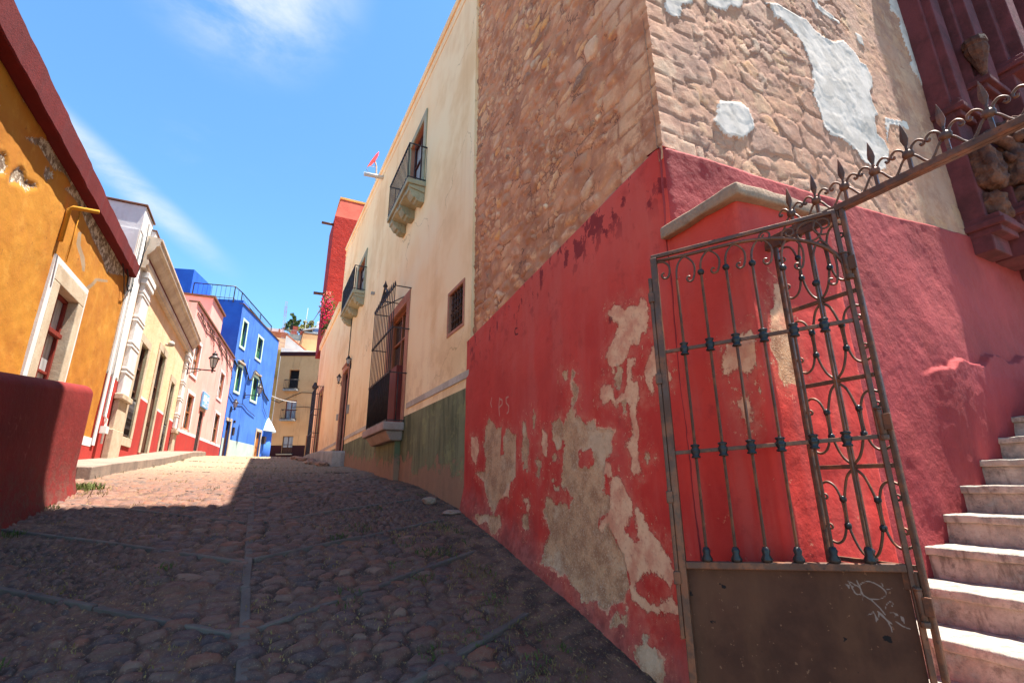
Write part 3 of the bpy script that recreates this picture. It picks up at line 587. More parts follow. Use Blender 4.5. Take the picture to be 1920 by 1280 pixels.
# stair face
xs = np.linspace(2.095, 6.62, 290); Xg, T = np.meshgrid(xs, np.linspace(0, 1, 380)); base = dado_x(Xg)-.1; Zg = base+T*(ZTOP-base)
wx = Xg+.22*fbm(Xg*3, Zg*3, 71); wz = Zg+.22*fbm(Xg*3, Zg*3, 72)
f1, ed, rn, sx, sy = cells(wx/.40, wz/.23, 73, .42)
s1, sed, srn, _, _ = cells(wx/.15, wz/.12, 77, .4)
mixm = fbm(Xg*1.4, Zg*1.4, 75) > .52
ed = np.where(mixm, sed*.8, ed); rn = np.where(mixm, srn, rn)
qa, qr = ashlar(Xg-2.1+.9, Zg+.02*fbm(Xg*3, Zg*3, 5), .6, .165, 63)
qlen = .26+.30*hsh(np.floor(Zg/.165), 0*Zg, 69); isq = (Xg-2.1) < qlen
ed = np.where(isq, np.minimum(qa, np.abs(Xg-2.1-qlen)+.02)*9, ed); rn = np.where(isq, np.where(qr < .4, .36, .97), rn)
aa, ar = ashlar(Xg, Zg+.02*fbm(Xg*2, Zg*2, 9), .52, .29, 81)
isa = Xg > 4.85+.35*hsh(np.floor(Zg/.29), 0*Zg, 83)
ed = np.where(isa, aa*9+.05, ed); rn = np.where(isa, .3+.25*ar, rn)
W = sdf(Xg, Zg, W_white)
hgt = np.where(isq | isa, sst(.02, .10, ed)*.007, sst(.03, .12, ed)*(.002+.008*rn))+.03*fbm(Xg*1.2, Zg*1.2, 76)+.014*np.abs(fbm(Xg*5, Zg*5, 77)-.47)+.007*fbm(Xg*26, Zg*26, 78)
hgt = hgt*(1-.7*sst(-.01, .02, W))+sst(-.008, .012, W)*(.012+.022*fbm(Xg*1.6, Zg*1.6, 79))
grid_mesh('stair_wall', np.stack([Xg, 2.02-hgt, Zg], -1), {'edge': np.where(isq | isa, ed-.20, ed*1.9+.02), 'rnd': rn, 'ashlar': np.maximum(isq, isa)*1.0, 'white': W, 'lime_sunlit': np.ones(Xg.shape)}, M['rubblewall'], church)

# red painted base
def red_paint(name, c1, c2, rough_amt, pinkness):
    t = NT(name)
    p = t.attr('peach'); b = t.attr('bare'); d = t.attr('dark'); ho = t.attr('hole'); wr = t.attr('write'); gh = t.attr('base')
    st = t.noise(2.2, 6, .65, t.mapv(t.pos, (2, 2, .35)))
    col = t.mix(t.mr(t.noise(1.4, 6, .6), .35, .65), c1, c2)
    col = t.mix(t.ma('MULTIPLY', t.mr(st, .46, .68), pinkness), col, S(198, 84, 72))
    col = t.mix(t.ma('MULTIPLY', t.mr(t.sep()[2], -.1, 1.9), t.mr(t.noise(.9, 5, .6), .3, .7, .3*pinkness, 1.1*pinkness)), col, S(206, 96, 80))
    col = t.mix(t.ma('MULTIPLY', t.mr(t.noise(5, 6, .7), .54, .72), .4), col, S(140, 34, 34))
    col = t.mix(t.mr(t.ma('ADD', gh, t.ma('MULTIPLY', t.ma('SUBTRACT', t.noise(3, 6, .7), .5), .9)), .5, .0, 0, .85), col, t.mix(t.mr(t.noise(9, 5, .7), .4, .6), S(164, 92, 80), S(120, 66, 58)))
    nz = t.ma('MULTIPLY', t.ma('SUBTRACT', t.noise(20, 8, .80), .5), .13)
    big = t.ma('MULTIPLY', t.ma('SUBTRACT', t.noise(7, 4, .6), .5), .03)
    nz = t.ma('ADD', nz, big)
    mp = t.mr(t.ma('ADD', p, nz), -.003, .003); mb_ = t.mr(t.ma('ADD', b, nz), -.003, .003)
    fl = t.ma('MAXIMUM', t.ma('MULTIPLY', t.mr(t.noise(13, 6, .75), .665, .675), t.mr(gh, 1.5, .2)), t.ma('MULTIPLY', t.mr(t.noise(26, 7, .8), .60, .61), t.mr(t.ma('MAXIMUM', p, b), -.14, -.03)))
    md = t.mr(t.ma('ADD', d, nz), -.003, .003); mh = t.mr(t.ma('ADD', ho, t.ma('MULTIPLY', t.ma('SUBTRACT', t.noise(13, 8, .82), .54), .42)), -.006, .006)
    col0 = col
    fe = t.mr(t.ma('ADD', t.ma('MAXIMUM', p, b), t.ma('MULTIPLY', t.ma('SUBTRACT', t.noise(6, 6, .7), .5), .30)), -.12, .03)
    col = t.mix(t.ma('MULTIPLY', fe, t.mr(t.noise(14, 6, .75), .35, .68, .05, .75)), col, S(210, 118, 92))
    pc = t.mix(t.mr(t.noise(9, 6, .65), .38, .65), S(232, 176, 136), S(212, 138, 106))
    pc = t.mix(t.ma('MULTIPLY', t.mr(t.noise(34, 4, .7), .55, .7), .6), pc, S(180, 110, 86))
    lay = t.mr(t.ma('ADD', t.ma('ADD', b, nz), t.ma('MULTIPLY', t.ma('SUBTRACT', t.noise(4, 5, .65), .52), .16)), -.004, .004)
    col = t.mix(t.ma('MAXIMUM', t.ma('MAXIMUM', mp, lay), fl), col, pc)
    bc = t.mix(t.mr(t.noise(8, 6, .7), .38, .62), S(210, 154, 112), S(172, 118, 84))
    bc = t.mix(t.ma('MULTIPLY', t.mr(t.noise(80, 4, .8), .5, .68), .75), bc, S(226, 194, 160))
    bc = t.mix(t.ma('MULTIPLY', t.mr(t.noise(55, 4, .8), .58, .68), .7), bc, S(122, 88, 68))
    bc = t.mix(t.ma('MULTIPLY', t.mr(t.noise(2.6, 6, .7), .5, .64), .6), bc, S(224, 186, 150))
    col = t.mix(mb_, col, bc)
    col = t.mix(mh, col, col0)
    sx_ = t.sep(); topd = t.ma('SUBTRACT', t.ma('SUBTRACT', 2.385, t.ma('MULTIPLY', sx_[1], .135)), sx_[2])
    dst = t.ma('MULTIPLY', t.ma('MULTIPLY', t.mr(t.noise(5, 6, .7, t.mapv(t.pos, (1, 1.6, .8))), .575, .59), t.mr(topd, .55, .08)), t.mr(sx_[0], 2.22, 2.16))
    md = t.ma('MAXIMUM', md, dst)
    col = t.mix(t.ma('MULTIPLY', md, .8), col, S(112, 26, 30))
    lw = t.mr(wr, .011, .006)
    col = t.mix(t.ma('MULTIPLY', lw, .8), col, t.mix(t.mr(t.sep()[2], 1.1, 1.2), S(200, 140, 116), S(60, 22, 24)))
    rim = t.ma('SUBTRACT', t.ma('MAXIMUM', t.mr(t.ma('ADD', p, nz), -.016, -.002), t.mr(t.ma('ADD', b, nz), -.016, -.002)), t.ma('MAXIMUM', mp, mb_), True)
    col = t.mix(t.ma('MULTIPLY', rim, .25), col, S(120, 30, 30))
    hgt = t.ma('SUBTRACT', t.ma('ADD', t.ma('MULTIPLY', t.noise(30, 5, .65), rough_amt), t.ma('MULTIPLY', t.noise(7, 4), rough_amt)), t.ma('ADD', t.ma('MULTIPLY', t.ma('MAXIMUM', mb_, fl), .9), t.ma('MULTIPLY', mp, .4)))
    hgt = t.ma('ADD', hgt, t.ma('MULTIPLY', t.ma('MULTIPLY', mb_, t.noise(90, 4, .75)), 1.0))
    return t.fin(col, .85, t.bump(hgt, .55, .016), .3)
M['redwall'] = red_paint('peeling_red_paint', S(208, 58, 46), S(188, 46, 38), .3, .55)
M['redwall_sunlit'] = red_paint('sunlit_red_render', S(146, 50, 52), S(128, 40, 40), .75, .12)  # same red paint as the street base, recoloured for its sunlit face
ys = np.linspace(1.96, 5.34, 285); Yg, T = np.meshgrid(ys, np.linspace(0, 1, 300)); zb = np.interp(Yg, PY, PZ)-.25; Zg = zb+T*(dado_y(Yg)-zb)
pe = sdf(Yg, Zg, W_peach); ba = sdf(Yg, Zg, W_bare); ho = sdf(Yg, Zg, W_holes[:1]+W_holes[2:]); dk = sdf(Yg, Zg, W_dark); wr = sdf_line(Yg, Zg, W_writing)
hg = .028*fbm(Yg*1.3, Zg*1.3, 91)+.008*fbm(Yg*7, Zg*7, 92)-.006*sst(-.004, .012, ba)+.05*sst(.35, 0, Zg-np.interp(Yg, PY, PZ))
cr = .02*sst(2.04, 1.955, Yg)**2
Xg = 2.105-hg+cr
P = np.stack([Xg, Yg, Zg], -1)
P = np.concatenate([P, P[-1:]+np.array([.12, 0, .012])], 0)
ex = lambda a: np.concatenate([a, a[-1:]], 0)
grid_mesh('painted_base', P, {k: ex(v) for k, v in dict(peach=pe, bare=ba, hole=ho, dark=dk, write=wr, base=Zg-np.interp(Yg, PY, PZ)).items()}, M['redwall'], church)
# sunlit base beside the stair, red paint toned down for sunlight, heavily lumpy
xs = np.linspace(2.088, 9.2, 420); Xg, T = np.meshgrid(xs, np.linspace(0, 1, 260)); zb = -1.6+0*Xg; Zg = zb+T*(dado_x(Xg)-zb)
hg = .07*fbm(Xg*.9+.3*Zg, Zg*.9, 101)+.016*fbm(Xg*3, Zg*3, 102)+.007*fbm(Xg*12, Zg*12, 103)+.004*fbm(Xg*30, Zg*30, 104)
ridge = np.abs(Zg-(.95+.10*(Xg-4.9)+.22*(fbm(Xg*2.2, 0*Xg, 107)-.5)))
lin = .93+.12*(Xg-4.9)+.26*(fbm(Xg*2.6, 0*Xg, 107)-.5)+.03*(fbm(Xg*17, 0*Xg, 108)-.5)
hg = hg+.06*sst(-.004, .016, lin-Zg)*sst(1.1, .2, lin-Zg)*sst(4.7, 5.1, Xg)
Yq = 2.01-hg+.02*sst(2.2, 2.09, Xg)**2
P = np.stack([Xg, Yq, Zg], -1); P = np.concatenate([P, P[-1:]+np.array([0, .12, .012])], 0)
no = np.full(P.shape[:2], -.3)
grid_mesh('stair_base', P, dict(peach=no, bare=no, hole=no, dark=no, write=no+.6, base=no+3), M['redwall_sunlit'], church)
# buttress at the gate with its coping
per = [(2.115, 2.02), (2.11, 1.5), (2.93, 1.5), (2.93, 2.05)]
cs = []; SD = []
for (a, b), n in zip(zip(per[:-1], per[1:]), (46, 70, 40)):
    for i in range(n): k = i/n; cs.append((a[0]+(b[0]-a[0])*k, a[1]+(b[1]-a[1])*k)); SD.append((a, b))
cs.append(per[-1]); SD.append((per[-2], per[-1])); cs = np.array(cs)
Zc = np.linspace(-1.6, 1.50, 250); Xg = np.repeat(cs[None, :, 0], 250, 0); Yg = np.repeat(cs[None, :, 1], 250, 0); Zg = np.repeat(Zc[:, None], len(cs), 1)
nrm = np.array([((b[1]-a[1]), -(b[0]-a[0])) for a, b in SD]); nrm = nrm/np.hypot(nrm[:, 0], nrm[:, 1])[:, None]
S_ = np.cumsum(np.r_[0, np.hypot(*np.diff(cs, axis=0).T)])[None, :]+0*Zg
hg = .02*fbm(S_*2, Zg*2, 111)+.006*fbm(S_*9, Zg*9, 112)
lf = (np.arange(len(cs)) < 46)[None, :]+0*Zg > .5; frn = ((np.arange(len(cs)) >= 46) & (np.arange(len(cs)) < 116))[None, :]+0*Zg > .5
pe = np.where(lf, sdf(Yg, Zg, W_pil_peach[:2]), np.where(frn, sdf(Xg, Zg, W_front_peach), -.3))
ba = np.where(lf, sdf(Yg, Zg, W_pil_bare[1:]), np.where(frn, sdf(Xg, Zg, W_front_bare), -.3))
P = np.stack([Xg+nrm[None, :, 0]*hg, Yg+nrm[None, :, 1]*hg, Zg], -1)
no = np.full(Zg.shape, -.3)
but = grid_mesh('buttress', P, dict(peach=pe, bare=ba, hole=no, dark=no, write=no+.6, base=no+1.2), M['redwall'], church)
mb = MB(); rbox(mb, 2.045, 3.0, 1.435, 2.0, 1.44, 1.515, .014, .06, .010, 9, tf=lambda v: Vector((v.x, v.y, v.z+.08*(v.x-2.05))))
mb.build('coping', M['cope'], but)
# upper stages above the frame: they throw the long shadow over the street
mb = MB(); mb.box(2.12, 9, 2.0, 4.85, ZTOP, 15.4); mb.box(2.0, 9, 1.88, 4.88, 15.4, 15.55); mb.box(1.98, 9.1, 1.62, 4.5, 10.1, 10.35)
mb.box(2.4, 9, 2.2, 5.3, 2, ZTOP); mb.box(2.2, 9, 2.05, 5.35, ZTOP-.02, ZTOP+.03)
mb.build('tower', M['beige'], church)
# carved portal at the head of the stair
t = NT('painted_cantera'); z_ = t.noise(3, 6, .65)
M['portal'] = t.fin(t.mix(t.mr(z_, .35, .65), S(110, 54, 56), S(84, 42, 42)), .85, t.bump(t.noise(18, 5, .7), .5, .02))
t = NT('carved_sandstone'); vz = t.voro(16, out='Distance'); M['carved'] = t.fin(t.mix(t.mr(t.noise(5, 6, .7), .35, .65), S(118, 76, 58), S(74, 46, 40)), .9, t.bump(t.ma('ADD', t.ma('MULTIPLY', vz, 1.2), t.noise(40, 5, .75)), .9, .03))
mb = MB()
for x0, x1, yf, z0, z1 in ((6.55, 6.95, 1.80, 2.3, 8.2), (6.62, 6.88, 1.72, 4.1, 8.2), (7.0, 7.5, 1.66, 2.3, 8.4), (7.1, 7.4, 1.56, 4.6, 8.4), (7.6, 8.3, 1.48, 2.2, 8.6), (7.75, 8.1, 1.36, 4.9, 8.6), (8.31, 12.2, 1.7, 2.21, 8.61), (8.6, 9.4, 1.2, 2.23, 8.7), (9.8, 10.6, 1.0, 2.25, 8.8)):
    mb.box(x0, x1, yf, 2.1, z0, z1)
for x0, x1, yf, z in ((6.52, 6.98, 1.69, 4.02), (6.97, 7.53, 1.53, 4.45), (7.55, 8.33, 1.32, 4.8), (6.5, 7.0, 1.66, 2.55), (6.96, 7.56, 1.5, 2.75), (7.55, 8.4, 1.3, 2.9)):
    mb.box(x0, x1, yf, 2.08, z, z+.07); mb.box(x0+.036, x1-.036, yf+.03, 2.07, z+.065, z+.14); mb.box(x0+.043, x1-.043, yf+.05, 2.06, z-.07, z+.006)
po = mb.build('portal', M['portal'], church, bevel=.012)
mb = MB(); mb.lathe((7.02, 1.58, 4.5), [(.015, 0), (.03, .06), (.07, .24), (.10, .33), (.115, .40), (.105, .44), (.12, .47), (.115, .54)], 11, sm=False)
mb.build('corbel', M['carved'], po)
for a in ((6.58, 6.92, 1.62, 1.85, 3.05, 3.5), (6.98, 7.45, 1.5, 1.75, 3.1, 3.6), (6.62, 6.9, 1.66, 1.85, 2.68, 2.98), (7.02, 7.4, 1.54, 1.75, 2.9, 3.08), (7.6, 8.2, 1.3, 1.6, 3.2, 3.9), (7.1, 7.4, 1.44, 1.7, 3.7, 3.95)):
    mb = MB(); rbox(mb, *a, .06, .02, .035, 13); mb.build('carving', M['carved'], po)
for pts, rr_ in (([(6.56, 1.72, 3.5), (6.75, 1.64, 3.66), (6.98, 1.58, 3.6), (7.05, 1.56, 3.45), (6.95, 1.58, 3.38), (6.88, 1.6, 3.45)], [.05, .06, .065, .05, .04, .02]), ([(7.0, 1.5, 3.6), (7.25, 1.46, 3.82), (7.5, 1.42, 3.72), (7.56, 1.4, 3.5), (7.42, 1.42, 3.42), (7.34, 1.42, 3.52)], [.05, .07, .075, .06, .045, .02])):
    mb = MB(); mb.tube(pts, rr_, 10); mb.build('volute', M['carved'], po)
mb = MB()
mb = MB(); rbox(mb, 6.9, 7.5, 1.72, 2.05, 2.5, 2.62, .05, .06, .04, 6); mb.build('cap_stone', M['quartz'], po)

# stair
stair = thing('staircase', 'worn whitewashed brick steps climbing beside the sunlit red church wall', 'staircase', (4.2, 0, -1))
t = NT('worn_whitewash')
nz = t.noise(6, 6, .7); nx_ = t.n('ShaderNodeNewGeometry').outputs['True Normal']; up = t.sep(nx_)[2]
wcol = t.mix(t.mr(t.noise(20, 6, .75), .35, .65), S(160, 153, 144), S(126, 115, 104))
bcol = t.mix(t.mr(nz, .35, .65), S(196, 168, 150), S(164, 134, 118))
wear = t.mr(t.ma('ADD', t.ma('MULTIPLY', up, .55), nz), .45, .75)
col = t.mix(wear, bcol, wcol)
col = t.mix(t.ma('MULTIPLY', t.mr(t.noise(9, 7, .82), .50, .66), .6), col, S(98, 78, 68))
stn = t.mr(t.noise(5, 6, .7, t.mapv(t.pos, (1, 2.5, .6))), .52, .68)
col = t.mix(t.ma('MULTIPLY', t.ma('MULTIPLY', stn, t.mr(up, .6, .2)), .6), col, S(92, 70, 60))
M['step'] = t.fin(col, .92, t.bump(t.ma('ADD', t.noise(30, 6, .75), t.noise(8, 4)), .6, .014))
XS = [2.74, 3.11, 3.48, 3.85, 4.22, 4.57, 4.92, 5.37, 5.78, 6.15, 6.5, 6.85]
for i, x in enumerate(XS):
    z = -1.24+.2*i if i != 11 else .98
    mb = MB(); x1 = XS[i+1]+.3 if i+1 < len(XS) else 9.2
    rbox(mb, x+.02, x1, -2.2, 1.985, z-.32, z-.05, .008, .10, .008, 8)
    rbox(mb, x-.012, x1, -2.2, 1.97+.012*(i % 2), z-.055, z, .010, .05, .007, 11)
    mb.build('step', M['step'], stair)
# ------------------------------------------------------------------ building kit
def facade(F, u0, u1, zb, ztop, holes, mats, parent, depth=.3, bands=(), back=5., name='wall', extra_u=(), bevel=0, mis=0, rev=None):
    """front skin with real openings and reveals, side walls, back and roof deck"""
    zt = ztop if callable(ztop) else (lambda u: ztop)
    us = sorted({u0, u1, *[h[0] for h in holes], *[h[1] for h in holes], *extra_u})
    zs = sorted({zb, *[h[2] for h in holes], *[h[3] for h in holes], *[b[0] for b in bands]})
    mi = lambda z: next((b[1] for b in bands if z < b[0]), mis)
    mb = MB(F)
    for ua, ub in zip(us[:-1], us[1:]):
        zl = zs+[None]
        for za, zc in zip(zl[:-1], zl[1:]):
            ta, tb = (zt(ua), zt(ub)) if zc is None else (zc, zc)
            zm = (za+(ta+tb)/2)/2; um = (ua+ub)/2
            if any(h[0] <= um <= h[1] and h[2] <= zm <= h[3] for h in holes): continue
            mb.quad([(ua, 0, za), (ub, 0, za), (ub, 0, tb), (ua, 0, ta)], mi(zm))
    for a, b, c, d in holes:
        k = rev if rev is not None else mis
        for q in ([(a, 0, c), (a, -depth, c), (a, -depth, d), (a, 0, d)], [(b, 0, c), (b, -depth, c), (b, -depth, d), (b, 0, d)],
                  [(a, 0, d), (b, 0, d), (b, -depth, d), (a, -depth, d)], [(a, 0, c), (b, 0, c), (b, -depth, c), (a, -depth, c)]):
            mb.quad(q, k)
        mb.quad([(a-.01, -depth-.12, c-.01), (b+.01, -depth-.12, c-.01), (b+.01, -depth-.12, d+.01), (a-.01, -depth-.12, d+.01)], k)
    for u in (u0, u1):
        zz_ = [zb]+[b[0] for b in bands]+[zt(u)]
        for za, zc in zip(zz_[:-1], zz_[1:]): mb.quad([(u, 0, za), (u, -back, za), (u, -back, zc), (u, 0, zc)], mi((za+zc)/2))
    mb.quad([(u0, -back, zb), (u1, -back, zb), (u1, -back, zt(u1)), (u0, -back, zt(u0))], mis)
    mb.quad([(u0, 0, zt(u0)), (u1, 0, zt(u1)), (u1, -back, zt(u1)), (u0, -back, zt(u0))], mis)
    return mb.build(name, mats, parent)

def ring(mb, u0, u1, z0, z1, wd, w0, w1, sides='lrtb', mi=0):
    if 't' in sides: mb.box(u0-wd, u1+wd, w0, w1, z1, z1+wd, mi)
    if 'b' in sides: mb.box(u0-wd, u1+wd, w0, w1, z0-wd, z0, mi)
    if 'l' in sides: mb.box(u0-wd, u0, w0, w1, z0, z1, mi)
    if 'r' in sides: mb.box(u1, u1+wd, w0, w1, z0, z1, mi)

def window(F, root, hole, depth, mframe, mpane=None, grid=(2, 3), sur=None, sides='lrtb', sill=None, name='window', panel=0, fw=.05):
    """sash frame (part) with its pane, surround and sill as sub-parts"""
    a, b, c, d = hole; w0 = -depth+.0; mb = MB(F)
    ring(mb, a+fw, b-fw, c+fw, d-fw, fw-.002, w0-.05, w0+.02)
    nu, nz = grid
    for i in range(1, nu):
        u = a+(b-a)*i/nu; mb.box(u-.028, u+.028, w0-.045, w0+.012, c+fw, d-fw)
    for j in range(1, nz):
        z = c+(d-c)*j/nz
        for i in range(nu):
            ua = a+(b-a)*i/nu+(.029 if i else fw+.001); ub = a+(b-a)*(i+1)/nu-(.029 if i < nu-1 else fw+.001)
            mb.box(ua, ub, w0-.04, w0+.006, z-.02, z+.02)
    if panel:      # solid lower panels of a door leaf
        for i in range(nu):
            ua = a+(b-a)*i/nu+(.03 if i else fw+.002); ub = a+(b-a)*(i+1)/nu-(.03 if i < nu-1 else fw+.002)
            n = max(1, int(panel/.6))
            for k in range(n):
                z0 = c+fw+.003+(panel-fw)*k/n; z1 = c+fw+(panel-fw)*(k+1)/n-.02
                mb.box(ua, ub, w0-.036, w0-.008, z0, z1); mb.box(ua+.06, ub-.06, w0-.02, w0+.004, z0+.06, z1-.06)
    o = mb.build(name, mframe, root, bevel=.005, seg=1)
    p = MB(F); p.box(a+.004, b-.004, w0-.034, w0-.03, c+.004, d-.004); p.build('pane', mpane or M['glass'], o)
    if sur:
        wd, mt, pr = sur; s = MB(F); ring(s, a, b, c, d, wd, -.0 if pr > 0 else .0, pr, sides)
        s.build('surround', mt, o, bevel=.008, seg=1)
    if sill:
        h, pr, mt = sill; s = MB(F); s.box(a-.14, b+.14, .004, pr, c-h, c-.002); s.build('sill', mt, o, bevel=.008, seg=1)
    return o

# ------------------------------------------------------------------ orange house (left foreground)
FO = Frame((-2.96, 0), 0)
orange = thing('orange_house', 'low orange house with deep red eave and crumbling plaster behind the dark red wall', 'house', (-3.5, 9, 0))
t = NT('orange_crumbling_plaster')
ba = t.attr('bare'); gy = t.attr('grey')
c1, c2 = S(176, 118, 32), S(164, 102, 26)
col = t.mix(t.mr(t.noise(1.2, 6, .6), .35, .65), c1, c2)
col = t.mix(t.ma('MULTIPLY', t.mr(t.noise(3, 6, .7), .5, .72), .5), col, S(196, 144, 60))
col = t.mix(t.ma('MULTIPLY', t.mr(t.noise(1.5, 5, .65, t.mapv(t.pos, (2, 2, .4))), .54, .7), .4), col, S(158, 98, 34))
nz = t.ma('MULTIPLY', t.ma('SUBTRACT', t.noise(11, 8, .8), .56), .30)
mb_ = t.mr(t.ma('ADD', ba, nz), -.003, .003); mg = t.mr(t.ma('ADD', gy, t.ma('MULTIPLY', nz, .3)), -.01, .01)
pit = t.mr(t.noise(10, 4, .7), .675, .70)
bc = t.mix(t.mr(t.noise(7, 6, .7), .38, .62), S(140, 120, 98), S(104, 82, 66)); bc = t.mix(t.mr(t.noise(9, 6, .75), .50, .54), bc, S(196, 182, 162))
col = t.mix(t.ma('MULTIPLY', mg, .85), col, S(142, 126, 104)); col = t.mix(mb_, col, bc); col = t.mix(t.ma('MULTIPLY', pit, .8), col, S(112, 72, 36))
hh = t.ma('SUBTRACT', t.ma('ADD', t.ma('MULTIPLY', t.noise(4, 5, .6), .9), t.ma('MULTIPLY', t.noise(22, 5, .65), .4)), t.ma('MULTIPLY', t.ma('MAXIMUM', mb_, pit), 1.0))
hh = t.ma('ADD', hh, t.ma('MULTIPLY', t.ma('MULTIPLY', mb_, t.noise(20, 5, .75)), 1.5))
M['orangewall'] = t.fin(col, .92, t.bump(hh, .32, .025))
WH = (8.90, 9.76, 1.05, 2.84)
def skin_grid(name, x_out, u0, u1, z0, z1, hole, step, attrs_fn, mat, parent):
    """dense skin around one opening, four grids of one mesh"""
    a, b, c, d = hole; rects = [(u0, a, z0, z1), (b, u1, z0, z1), (a, b, z0, c), (a, b, d, z1)]
    V = []; Fq = []; A = {}
    n0 = 0
    for ua, ub, za, zb in rects:
        nu = max(2, int((ub-ua)/step)+1); nz_ = max(2, int((zb-za)/step)+1)
        U, Z = np.meshgrid(np.linspace(ua, ub, nu), np.linspace(za, zb, nz_))
        at, disp = attrs_fn(U, Z)
        V.append(np.stack([x_out+disp, U, Z], -1).reshape(-1, 3))
        for k, v in at.items(): A.setdefault(k, []).append(v.ravel())
        ii = np.arange(nu*nz_).reshape(nz_, nu)+n0; n0 += nu*nz_
        Fq.append(np.stack([ii[:-1, :-1], ii[:-1, 1:], ii[1:, 1:], ii[1:, :-1]], -1).reshape(-1, 4))
    V = np.concatenate(V)-np.array(LOC[parent.name]); Fq = np.concatenate(Fq)
    me = bpy.data.meshes.new(name); me.from_pydata(V.tolist(), [], Fq.tolist())
    for k, v in A.items():
        at = me.attributes.new(k, 'FLOAT', 'POINT'); at.data.foreach_set('value', np.concatenate(v).astype(np.float32))
    me.polygons.foreach_set('use_smooth', np.full(len(Fq), True)); me.materials.append(mat); me.update()
    o = bpy.data.objects.new(name, me); COL.objects.link(o); o.parent = parent; LOC[o.name] = LOC[parent.name]; return o
def of(U, Z):
    b_ = sdf(U, Z, W_obare); g_ = sdf(U, Z, W_ogrey)
    return dict(bare=b_, grey=g_), .035*fbm(U*1.1, Z*1.1, 121)+.012*fbm(U*5, Z*5, 122)-.02*sst(-.02, .03, b_)-.035
skin_grid('wall', -2.96, 3.0, 12.12, .86, 4.45, WH, .035, of, M['orangewall'], orange)
mb = MB(FO)
mb.box(3.0, 12.12, -6, -.40, -.6, 4.44); mb.box(3.0, 12.12, -.399, -.06, -.6, .9)
mb.box(3.0, 8.60, -.399, -.08, .9, 4.40); mb.box(10.05, 12.12, -.399, -.08, .9, 4.40); mb.box(8.60, 10.05, -.399, -.08, .9, 1.03); mb.box(8.60, 10.05, -.399, -.08, 3.1, 4.40)
mb.build('core', M['orange'], orange)
mb = MB(FO); mb.box(10.2, 12.12, -.05, .012, .72, .88, 1); mb.box(3, 12.12, -.05, .008, -.5, .72, 0); mb.build('plinth', [M['reddado'], M['white']], orange)
# eave: red slab, its underside and the bare plaster lip beneath it
mb = MB()
us = np.linspace(3.0, 12.15, 60)
ov = lambda y: float(np.interp(y, [3, 5.3, 12.15], [-2.81, -2.82, -2.84]))
vs = []; fs = []
for i, y in enumerate(us):
    j = .004*math.sin(y*7.1)+.003*math.sin(y*17.3)+random.uniform(-.004, .004); x = ov(y)+j
    zb_ = float(np.interp(y, [5, 12.15], [4.38, 4.25])); zt_ = float(np.interp(y, [5, 12.15], [4.80, 4.56])); vs += [(-2.99, y, zb_), (x-.015, y, zb_+.004*math.sin(y*5)), (x, y, zb_+.015), (x+.012, y, zt_-.03+.003*math.sin(y*9)), (x-.008, y, zt_), (-9, y, zt_+.1)]
n = 6
for i in range(len(us)-1):
    for k in range(n): fs.append((i*n+k, i*n+(k+1) % n, (i+1)*n+(k+1) % n, (i+1)*n+k))
fs += [list(range(n)), [(len(us)-1)*n+k for k in range(n)][::-1]]
mb.add(vs, fs); mb.build('eave', M['eavered'], orange)
mb = MB(FO); ring(mb, 8.90, 9.76, 1.05, 2.84, .24, -.24, .022, 'lrt'); mb.box(8.66, 10.0, -.03, .05, .90, 1.045)
fr_ = window(FO, orange, WH, .13, M['winwood'], M['curtain'], (2, 3), None)
mb.build('surround', M['frame_stone'], fr_, bevel=.012)
mb = MB(FO); mb.box(8.52, 8.655, -.035, .016, 1.0, 3.17); mb.box(8.655, 10.05, -.035, .016, 3.085, 3.17); mb.box(10.005, 10.06, -.035, .014, 1.0, 3.085); mb.build('painted_border', M['white'], fr_)
mb = MB(FO); mb.box(8.955, 9.705, -.12, -.06, 2.20, 2.27); mb.build('transom', M['winwood'], fr_, bevel=.006)
mb = MB(FO); mb.tube([(8.47, .03, 3.35), (8.47, .03, 3.86), (8.47, .07, 3.90), (8.50, .36, 3.92)], .03, 8); mb.tube([(8.9, .012, 3.2), (8.92, .012, 4.1)], .008, 5)
mb.build('conduit', M['orange'], orange)
mb = MB(FO); mb.tube([(11.6, .03, 4.36), (11.85, .05, 4.16), (11.98, .04, 3.98), (12.08, .05, 3.9), (12.2, .06, 4.0), (12.22, .05, 5.3)], .014, 6)
mb.tube([(11.4, .02, 4.3), (11.7, .03, 4.05), (11.85, .05, 3.78), (12.02, .05, 3.82), (12.1, .04, 4.05)], .01, 5)
thing('cable', 'black cable looping under the end of the red eave onto the white house', 'cable', mb=mb, mats=M['cable'])

